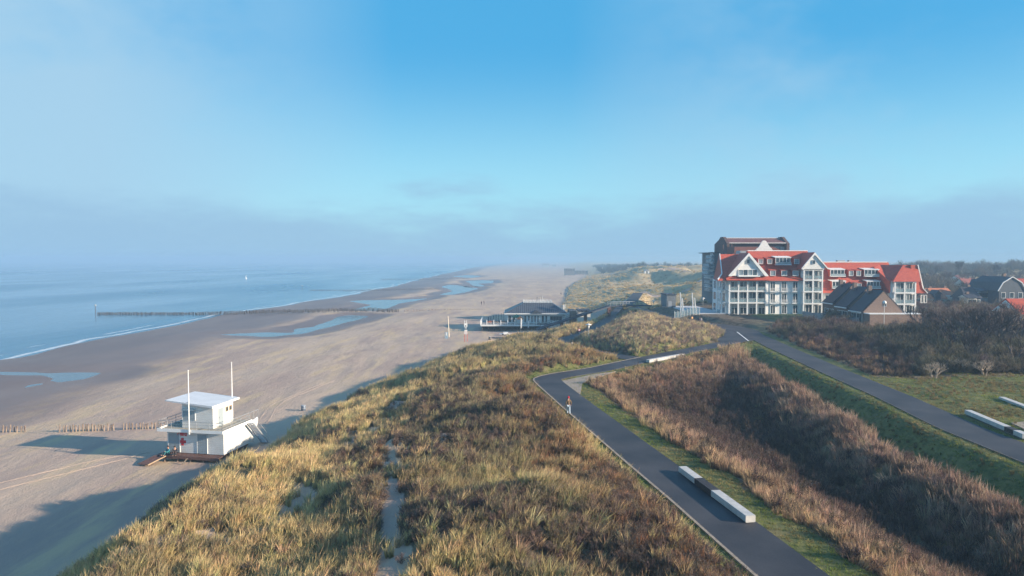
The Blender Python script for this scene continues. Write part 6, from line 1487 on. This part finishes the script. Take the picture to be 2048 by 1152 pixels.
# ------------------------------------------------------------------ brick bungalows with sawtooth roofs
def bungalows():
    fr = [((78.7, 155.0), 0.0), ((78.7, 161.9), 0.5), ((78.7, 168.9), 1.0)]
    ax = 0.0
    labs = ['nearest brick bungalow, full gable with a small window facing the scrub', 'middle brick bungalow of the stepped row, only a strip of its gable showing', 'rearmost brick bungalow of the stepped row, beside the red hotel wing']
    for k, ((x, y), dz) in enumerate(fr):
        rz = -ax; t = thing('brick_bungalow', labs[k], 'house', (x, y, 9.0), rz, 'stepped row of brick bungalows')
        M = Matrix.Translation((x, y, 0)) @ Matrix.Rotation(rz, 4, 'Z')
        w_, d_ = 9.2, 5.75; ze = 12.3 + dz; zr = 16.95 + dz
        b = MB(); b.prism([(0.25, 0, 8.2), (w_ - 0.25, 0, 8.2), (w_ - 0.25, 0, ze - 0.1), (w_ / 2, 0, zr - 0.25), (0.25, 0, ze - 0.1)], (0, d_ + 1.0, 0), M); b.build('wall', M_brick, t)
        for sg, xe in ((1, 0.0), (-1, w_)):
            b = MB(); q = xe - sg * 0.25
            b.prism([(q, 0.12, ze - 0.28), (q, 0.12, ze - 0.06), (w_ / 2 + (0.002 if sg > 0 else 0.004), 0.12, zr + 0.02), (w_ / 2 + (0.002 if sg > 0 else 0.004), 0.12, zr - 0.2)], (0, d_, 0), M); b.build('roof', M_darktile, t)
        b = MB(); b.prism([(-0.2, -0.02, ze - 0.3), (0.1, -0.02, ze - 0.06), (w_ / 2, -0.02, zr - 0.02), (w_ - 0.1, -0.02, ze - 0.06), (w_ + 0.2, -0.02, ze - 0.3), (w_ - 0.05, -0.02, ze - 0.3), (w_ / 2, -0.02, zr - 0.16), (0.05, -0.02, ze - 0.3)], (0, 0.12, 0), M); b.build('verge', M_darktile, t)
        b = MB(); b.box(-0.45, 0.1, ze - 0.42, -0.25, d_ + 0.1, ze - 0.2, M); b.build('gutter', M_white, t)
        b = MB(); b.box(w_ / 2 - 1.2, d_ - 1.6, zr - 0.8, w_ / 2 - 0.4, d_ - 0.8, zr + 0.9, M); b.build('chimney', M_brick, t)
        for yy in (0.6, 3.1):
            b = MB(); b.box(0.19, yy, 9.5, 0.247, yy + 2.4, 11.7, M); f_ = b.build('window', M_white, t)
            b = MB(); b.box(0.17, yy + 0.12, 9.6, 0.188, yy + 1.15, 11.6, M); b.box(0.17, yy + 1.25, 9.6, 0.188, yy + 2.28, 11.6, M); b.build('pane', M_glass, f_)
        if k == 0:
            b = MB(); b.box(w_ / 2 - 0.1, -0.06, ze + 1.05, w_ / 2 + 0.75, -0.003, ze + 2.1, M); f_ = b.build('window', M_grey, t)
            b = MB(); b.box(w_ / 2 + 0.02, -0.08, ze + 1.17, w_ / 2 + 0.63, -0.062, ze + 1.98, M); b.build('pane', M_glass, f_)
            b = MB(); b.box(0.3, -2.6, 8.2, w_ + 2.6, -0.05, ze - 0.52, M); b.build('flat_annex', M_brick, t)
            b = MB(); b.box(0.2, -2.7, ze - 0.517, w_ + 2.7, -0.06, ze - 0.36, M); b.build('annex_coping', M_white, t)
        fn = thing('garden_fence', ['pale slatted fence panels before the nearest bungalow', 'pale slatted fence panels before the middle bungalow', 'pale slatted fence panels before the rearmost bungalow'][k], 'fence', (x - 4, y + 2, 9.0), rz, 'garden fences of the bungalows')
        for i in range(3):
            for j in range(7):
                b = MB(); b.box(-4.6, 1.0 + i * 2.1 + j * 0.29, 8.9, -4.5, 1.0 + i * 2.1 + j * 0.29 + 0.25, 10.75, M); b.build('slat', mat('bluish_fence_boards', (0.30, 0.31, 0.33), 0.8, var=0.2, scale=3), fn)
        for i in range(7):
            b = MB(); b.box(-4.5 + i * 0.62, 0.92, 8.9, -4.5 + i * 0.62 + 0.54, 1.0, 10.75, M); b.build('slat', mat('bluish_fence_boards', (0.30, 0.31, 0.33), 0.8), fn)
    x, Y = X_(1767.5, 150), 149.5; t = thing('street_lamp', 'round white globe lamp before the brick gable', 'street lamp', (x, Y, 9))
    b = MB(); b.tube((x, Y, 8), (x, Y, 14.2), 0.06, 0.05, 8); b.build('pole', M_offwhite, t)
    b = MB(); b.lathe([(0.05, -0.4), (0.3, -0.28), (0.4, 0), (0.3, 0.28), (0.05, 0.4)], (x, Y, 14.6), 14); b.build('globe', M_white, t, True)
bungalows()

# ------------------------------------------------------------------ village on the right
def house(name, label, u0, u1, v_eave, v_ridge, Y, depth, roofm, wallm, axis='x', vbase=None, wins=3, hip=0.0, grp=None, gableboard=None, gambrel=False):
    x0, x1 = X_(u0, Y), X_(u1, Y); ze = Z_(v_eave, Y); zr = Z_(v_ridge, Y + (depth / 2 if axis == 'x' else 0)); zb_ = 7.5
    t = thing(name, label, 'house', ((x0 + x1) / 2, Y + depth / 2, zb_), 0, grp)
    b = MB(); b.box(x0, Y, zb_, x1, Y + depth, ze); b.build('wall', wallm, t)
    o = 0.5
    if axis == 'x':
        h_ = hip * (x1 - x0) / 2
        if hip == 0:
            for xx, sg in ((x0 - o - 0.03, 1), (x1 + o - 0.01, 1)):
                g = MB(); g.prism([(xx, Y - o + 0.35, ze - 0.1), (xx, Y + depth + o - 0.35, ze - 0.1), (xx, Y + depth / 2, zr - 0.3)], (0.04, 0, 0)); g.build('gable_end', wallm, t)
        b = MB(); b.add([(x0 - o, Y - o, ze - 0.1), (x1 + o, Y - o, ze - 0.1), (x1 + o, Y + depth + o, ze - 0.1), (x0 - o, Y + depth + o, ze - 0.1), (x0 - o + h_, Y + depth / 2, zr), (x1 + o - h_, Y + depth / 2, zr)], [(0, 1, 5, 4), (2, 3, 4, 5), (1, 2, 5), (3, 0, 4), (3, 2, 1, 0)]); b.build('roof', roofm, t)
    else:
        xm = (x0 + x1) / 2
        prof = [(x0 - o, ze - 0.1), (x1 + o, ze - 0.1), (xm, zr)] if not gambrel else [(x0 - o, ze - 0.1), (x1 + o, ze - 0.1), (x1 - (x1 - x0) * 0.13, ze + (zr - ze) * 0.58), (xm, zr), (x0 + (x1 - x0) * 0.13, ze + (zr - ze) * 0.58)]
        b = MB(); b.prism([(p[0], Y + 0.05, p[1]) for p in prof], (0, depth, 0)); b.build('roof', roofm, t)
        inner = [(x + (xm - x) * 0.10, z - 0.25 if z > ze else z) for x, z in prof]
        b = MB(); b.prism([(p[0], Y - 0.02, p[1]) for p in inner], (0, 0.065, 0)); b.build('gable_face', gableboard or wallm, t)
        top = [prof[1]] + prof[2:] + [prof[0]]
        for q0, q1 in zip(top[:-1], top[1:]):
            b = MB(); b.tube((q0[0], Y - 0.2, q0[1]), (q1[0], Y - 0.2, q1[1]), 0.17, n=4); b.build('bargeboard', M_white, t)
    for k in range(wins):
        xx = x0 + (x1 - x0) * (k + 0.5) / wins; b = MB(); b.box(xx - 0.7, Y - 0.07, ze - 2.3, xx + 0.7, Y - 0.023, ze - 0.5); f_ = b.build('window', M_white, t)
        b = MB(); b.box(xx - 0.58, Y - 0.09, ze - 2.2, xx + 0.58, Y - 0.072, ze - 0.6); b.build('pane', M_glass, f_)
    b = MB(); b.box(x1 - 1.6, Y + depth / 2 + 0.2, ze, x1 - 0.8, Y + depth / 2 + 1.0, zr + 0.7); b.build('chimney', M_brick, t)
    return t, (x0, x1, ze, zr)
g_ = 'village houses'
t, q = house('village_house', 'cream house with wide orange tiled roof and a dark gabled dormer', 1868, 1915, 597, 576, 240, 9, M_orangetile, M_cream, hip=0.25, grp=g_, wins=4)
b = MB(); xx = X_(1878, 239); b.box(xx - 0.9, 239.2, q[2] - 0.5, xx + 0.9, 243, q[2] + 1.5); d_ = b.build('dormer', M_bluetile, t); b = MB(); b.prism([(xx - 1.3, 239, q[2] + 1.5), (xx + 1.3, 239, q[2] + 1.5), (xx, 239, q[2] + 3.0)], (0, 4, 0)); b.build('dormer_roof', M_darktile, t)
b = MB(); xx = X_(1903, 239); b.box(xx - 0.7, 239.2, q[2] - 0.3, xx + 0.7, 243, q[2] + 1.1); b.build('dormer', M_cream, t)
t, q = house('village_house', 'second orange roofed house behind the wide one', 1864, 1880, 591, 576.5, 258, 7, M_orangetile, M_cream, grp=g_, wins=2)
t, q = house('village_house', 'low blue black boarded house with steep dark roof between orange roof and barn house', 1934, 1962, 596, 574, 215, 7, M_darktile, M_bluetile, hip=0.35, grp=g_)
t, q = house('village_house', 'cream walled house end showing under the dark boarded house', 1937, 1954, 595, 588, 209, 4, M_darktile, M_cream, grp=g_, wins=2)
t, q = house('village_house', 'long glazed blue grey wing joining the dark house to the barn shaped one', 1958, 2003, 581, 575, 219, 5, M_darktile, mat('blue_grey_glazing_wall', (0.20, 0.25, 0.29), 0.4, var=0.2), grp=g_, wins=9)
t, q = house('village_house', 'big slate roofed house ridge behind the barn shaped gable', 1984, 2040, 582, 551, 232, 10, M_darktile, M_bluetile, hip=0.30, grp=g_)
b = MB(); xx = X_(1975, 229); b.prism([(xx - 1.6, 229, q[2]), (xx + 1.6, 229, q[2]), (xx, 229, q[2] + 4.0)], (0, 8, 0)); b.build('dormer_gable', M_bluetile, t)
for sg in (-1, 1): b = MB(); b.tube((xx + sg * 1.7, 228.9, q[2] - 0.1), (xx, 228.9, q[2] + 4.1), 0.14, n=4); b.build('bargeboard', M_white, t)
t, q = house('village_house', 'blue boarded house with white edged barn shaped gable', 1999, 2050, 581.5, 553.5, 214, 14, M_darktile, M_bluetile, 'y', grp=g_, gambrel=True, gableboard=M_bluetile, wins=3)
t, q = house('village_house', 'red roofed house at the right border beyond the barn shaped gable', 2036, 2090, 583, 557, 250, 12, M_redtile, M_cream, grp=g_)
t, q = house('village_house', 'white cottage gable with red roof low at the right border', 2046, 2110, 627, 597, 138, 8, M_redtile, M_offwhite, 'x', grp=g_, wins=2)
t, q = house('village_house', 'small hazy house with red roof and pale end, left of the barn shaped roof', 1936, 1961, 573, 557, 300, 10, mat('dull_red_tile', (0.30, 0.09, 0.07), 0.8), M_cream, grp=g_, wins=2)
for k, (u, v, Y, w_, lab) in enumerate(((1918, 554, 420, 10, 'white speck of a house in the haze, left of two'), (1938, 554, 440, 8, 'white speck of a house in the haze, right of two'), (1953, 553.5, 470, 14, 'pale long house in the haze above the slate roofs'), (1980, 555, 380, 9, 'red roof just above the slate roof in the haze'))):
    x = X_(u, Y); house('village_house', lab, u, u + w_, v + 3, v - 3, Y, 8, M_redtile if k == 3 else mat('dull_red_tile', (0.3, 0.09, 0.07)), M_white, grp=g_, wins=0)
# far buildings in the haze
for k, (u0, u1, v0, v1, Y, lab, m_) in enumerate(((1130, 1150, 536, 550, 900, 'flat dark block in the haze at the foot of the far dunes, left one', mat('hazy_grey_wall', (0.14, 0.14, 0.15), 0.9)), (1151, 1176, 540, 550, 930, 'lower flat dark block in the haze at the foot of the far dunes', mat('hazy_grey_wall', (0.14, 0.14, 0.15), 0.9)),  # grey of the two dark blocks lightened, extra haze put into the colour
                                (1085, 1098, 527, 534, 1900, 'faint square block on the far shore', M_grey), (1105, 1112, 529, 534, 1900, 'small faint block on the far shore', M_grey))):
    x0, z1 = pl(u0, v0, Y); x1, z0 = pl(u1, v1, Y); t = thing('distant_building', lab, 'building', (x0, Y, z0), 0, 'far buildings in the haze')
    b = MB(); b.box(x0, Y, 2, x1, Y + 12, z1 - 1); b.build('wall', m_, t); b = MB(); b.box(x0 - 0.5, Y - 0.5, z1 - 1, x1 + 0.5, Y + 12.5, z1); b.build('roof', M_grey, t)
    for q_ in range(4): b = MB(); xx = x0 + (x1 - x0) * (q_ + 0.3) / 4; b.box(xx, Y - 0.05, z1 - 3.6, xx + (x1 - x0) * 0.12, Y - 0.002, z1 - 2.0); b.build('window', M_glass, t)
for u, v, Y, lab in ((1320, 534.5, 560, 'white hut on the far dune crest'), (1294, 543, 470, 'low white hut between the far dunes'), (1405, 545, 330, 'white van sized hut beside the stepped balconies')):
    x, z = pl(u, v, Y); g_z = gz(x, Y); t = thing('dune_hut', lab, 'hut', (x, Y, g_z), 0, 'huts on the far dunes')
    b = MB(); b.box(x - 1.6, Y, g_z - 0.3, x + 1.6, Y + 3, g_z + 2.0); b.build('wall', M_white, t); b = MB(); b.prism([(x - 1.9, Y - 0.3, g_z + 2.0), (x + 1.9, Y - 0.3, g_z + 2.0), (x, Y - 0.3, g_z + 2.9)], (0, 3.6, 0)); b.build('roof', M_grey, t)
    b = MB(); b.box(x - 0.4, Y - 0.05, g_z, x + 0.4, Y - 0.003, g_z + 1.8); b.build('door', M_navy, t)
x, z = pl(1362, 530, 620); gz_ = gz(x, 620); t = thing('mast', 'thin white mast standing on the far dunes', 'mast', (x, 620, gz_)); b = MB(); b.tube((x, 620, gz_ - 1), (x, 620, gz_ + 7), 0.3, 0.2, 6); b.build('pole', M_white, t); b = MB(); b.box(x - 0.5, 619.6, gz_ + 6.5, x + 0.5, 620.4, gz_ + 7.6); b.build('lantern', M_white, t)

# ------------------------------------------------------------------ bare trees
def tree_meshes(seed, h, spread=0.55, trunks=3, pale=False, lean=(0, 0)):
    r = random.Random(seed); T = MB(); Tw = MB()
    def grow(p, d, ln, rad, lev):
        q_ = p + d * ln; md = p.lerp(q_, 0.5) + Vector((r.uniform(-1, 1), r.uniform(-1, 1), 0)) * ln * 0.08
        tgt = T
        if lev <= 3: T.tube(p, md, rad, rad * 0.85, 6 if lev < 2 else 4); T.tube(md, q_, rad * 0.85, rad * 0.68, 6 if lev < 2 else 4)
        else: Tw.tube(p, q_, rad, rad * 0.6, 3)
        if lev >= 6: return
        n_ = r.choice((2, 3, 3)) if lev < 5 else r.choice((2, 3))
        for _ in range(n_):
            a = Vector((r.gauss(0, 1), r.gauss(0, 1), r.gauss(0, 0.5))).normalized()
            nd = (d + a * spread * r.uniform(0.7, 1.3) + Vector((lean[0], lean[1], 0.16))).normalized()
            grow(q_, nd, ln * r.uniform(0.62, 0.86), rad * r.uniform(0.56, 0.70), lev + 1)
    for k in range(trunks):
        a = r.uniform(0, 6.28); grow(Vector((math.cos(a) * 0.15, math.sin(a) * 0.15, -0.2)), Vector((math.cos(a) * 0.35 * (trunks > 1) + lean[0], math.sin(a) * 0.35 * (trunks > 1) + lean[1], 1)).normalized(), h * 0.235, h * 0.026, 1)
    out_ = []
    for bm_, nm, m in ((T, 'trunk', M_palebark if pale else M_bark), (Tw, 'crown', M_palebark if pale else M_twig)):
        me_ = bpy.data.meshes.new(nm); me_.from_pydata(bm_.v, [], bm_.f); me_.materials.append(m); out_.append((nm, me_))
    return out_
TREES = [tree_meshes(300 + k, 6.0, 0.55 + 0.05 * (k % 3), 3 if k % 2 else 2, lean=(-0.03 * k, 0)) for k in range(4)]
PALE = tree_meshes(350, 3.2, 0.75, 5, True)
def plant_tree(kind, x, y, s_, label, group=None, name='bare_tree', cat='tree'):
    z = gz(x, y); t = thing(name, label, cat, (x, y, z), rng.uniform(0, 6.28), group); t.scale = (s_, s_, s_)
    for nm, me_ in kind:
        o = bpy.data.objects.new(nm, me_); COL.objects.link(o); o.parent = t
    return t
def atY(u, Y): return X_(u, Y), Y
tl = [(1952, 118, 1.25, 'wide bare tree with forked dark trunks, tallest of the scrub'), (1990, 112, 1.2, 'bare tree with spreading crown right of the tallest one'), (1900, 124, 1.0, 'bare tree left of the widest crowns'), (1868, 130, 0.95, 'slanting bare tree behind the white twigs'),
      (2028, 108, 1.15, 'bare tree near the right border before the cottage'), (1845, 138, 0.9, 'bare tree just right of the brick annex'), (1925, 133, 1.1, 'bare tree half hidden behind the tallest one'), (2010, 128, 1.15, 'bare tree in the second row, below the barn shaped gable'),
      (1975, 135, 1.1, 'bare tree below the long glazed wing'), (2045, 124, 1.1, 'bare tree cut by the right border'), (1885, 145, 1.0, 'bare tree below the orange roof'), (1960, 98, 0.8, 'short bare tree at the front of the thicket'), (2025, 97, 0.85, 'bare tree at the thicket edge nearest the grass'), (1938, 110, 1.05, 'bare tree with two low forks just left of the tallest one'), (1912, 106, 0.8, 'low bare tree left of the two low forks'), (2008, 118, 1.1, 'bare tree between the spreading crown and the right border'), (1880, 114, 0.75, 'small bare tree above the brightest pale bush'), (1968, 124, 1.2, 'bare tree straight behind the tallest one')]
for k, (u, Y, s_, lab) in enumerate(tl):
    x, y = atY(u, Y); plant_tree(TREES[k % 4], x, y, s_ * (1.42 if Y < 140 else 1.15), lab, 'bare trees of the thicket')
for u, Y, s_, lab in ((1872, 90.5, 1.0, 'pale sunlit leafless bush at the edge of the grass, brightest of all'), (1920, 93, 0.9, 'pale branched bush right of the brightest one'), (1975, 91, 0.95, 'pale twisted bush third along the grass edge'), (1832, 94.5, 0.6, 'small pale twig bush left of the brightest one')):
    x, y = atY(u, Y); plant_tree(PALE, x, y, s_, lab, 'pale bushes along the grass', 'bare_bush', 'bush')
x, y = atY(1845, 120); t = plant_tree(PALE, x, y, 0.7, 'small bush with whitish twigs in the middle of the thicket', None, 'bare_bush', 'bush')
# trees behind the village fading into the haze
far_t = [(1860, 330, 2.0), (1880, 350, 2.2), (1900, 340, 2.3), (1922, 330, 2.6), (1945, 380, 2.4), (1968, 400, 2.3), (1992, 420, 2.2), (2015, 400, 2.4), (2038, 380, 2.2), (1872, 420, 2.6), (1912, 430, 2.9), (1850, 400, 2.2)]
rank = [sorted(range(len(far_t)), key=lambda q: far_t[q][0]).index(k) for k in range(len(far_t))]
words = ['first', 'second', 'third', 'fourth', 'fifth', 'sixth', 'seventh', 'eighth', 'ninth', 'tenth', 'eleventh', 'twelfth']
for k, (u, Y, s_) in enumerate(far_t):
    x, y = atY(u, Y); plant_tree(TREES[(k + 1) % 4], x, y, s_ * 0.78, '%s hazy tree from the left in the belt behind the village roofs' % words[rank[k]], 'hazy trees behind the village')
# far wood and dune scrub as one mass
X, Y = grid_points(120, 700, 260, 700, 7.0); n1 = fbm(X * 0.02, Y * 0.02, 3, 401); Z = terrain(X, Y)
m = (X > 150 + (Y - 260) * 0.55) & (n1 > 0.42)
PP = ([], [], []); pushed(PP, X, Y, Z, m, 2.6 + 4.2 * sstep(0.45, 0.7, n1), mixc(n1, (0.10, 0.085, 0.08), (0.15, 0.13, 0.10)), 0.3, 0.2)
X, Y = grid_points(60, 1100, 800, 1500, 14.0); n1 = fbm(X * 0.012, Y * 0.012, 3, 402); Z = terrain(X, Y)
m = (X > 105 + (Y - 800) * 0.10) & (n1 > 0.40); pushed(PP, X, Y, Z, m, 5.5, mixc(n1, (0.07, 0.07, 0.065), (0.10, 0.10, 0.08)), 0.3, 0.2)
scatter('distant_wood', cat_(PP[0]), cat_(PP[1]), cat_(PP[2]), BUS, 5, label='distant low wood fading into the haze behind the dunes')
q = MB(); LP = LAWN_POLY
tag(q.add([(p[0], p[1], gz(*p) + 0.03) for p in LP], [tuple(range(len(LP)))]).build('hotel_lawn', mat('short_green_lawn', (0.05, 0.10, 0.03), 0.9, col2=(0.03, 0.06, 0.02), scale=0.6)), kind='structure')

# ------------------------------------------------------------------ haze
def haze():
    b = MB(); b.box(-7300, -300, -8.0, 7300, 9500, 36.0); o = b.build('haze', None)
    m = bpy.data.materials.new('sea_haze'); m.use_nodes = True; n = m.node_tree.nodes; n.clear()
    ou = n.new('ShaderNodeOutputMaterial'); v = n.new('ShaderNodeVolumePrincipled')
    v.inputs['Color'].default_value = (0.33, 0.53, 0.74, 1); v.inputs['Density'].default_value = HAZE; v.inputs['Anisotropy'].default_value = 0.0
    m.node_tree.links.new(v.outputs[0], ou.inputs['Volume']); o.data.materials.append(m); tag(o, kind='stuff')
HAZE = 0.00062
haze()
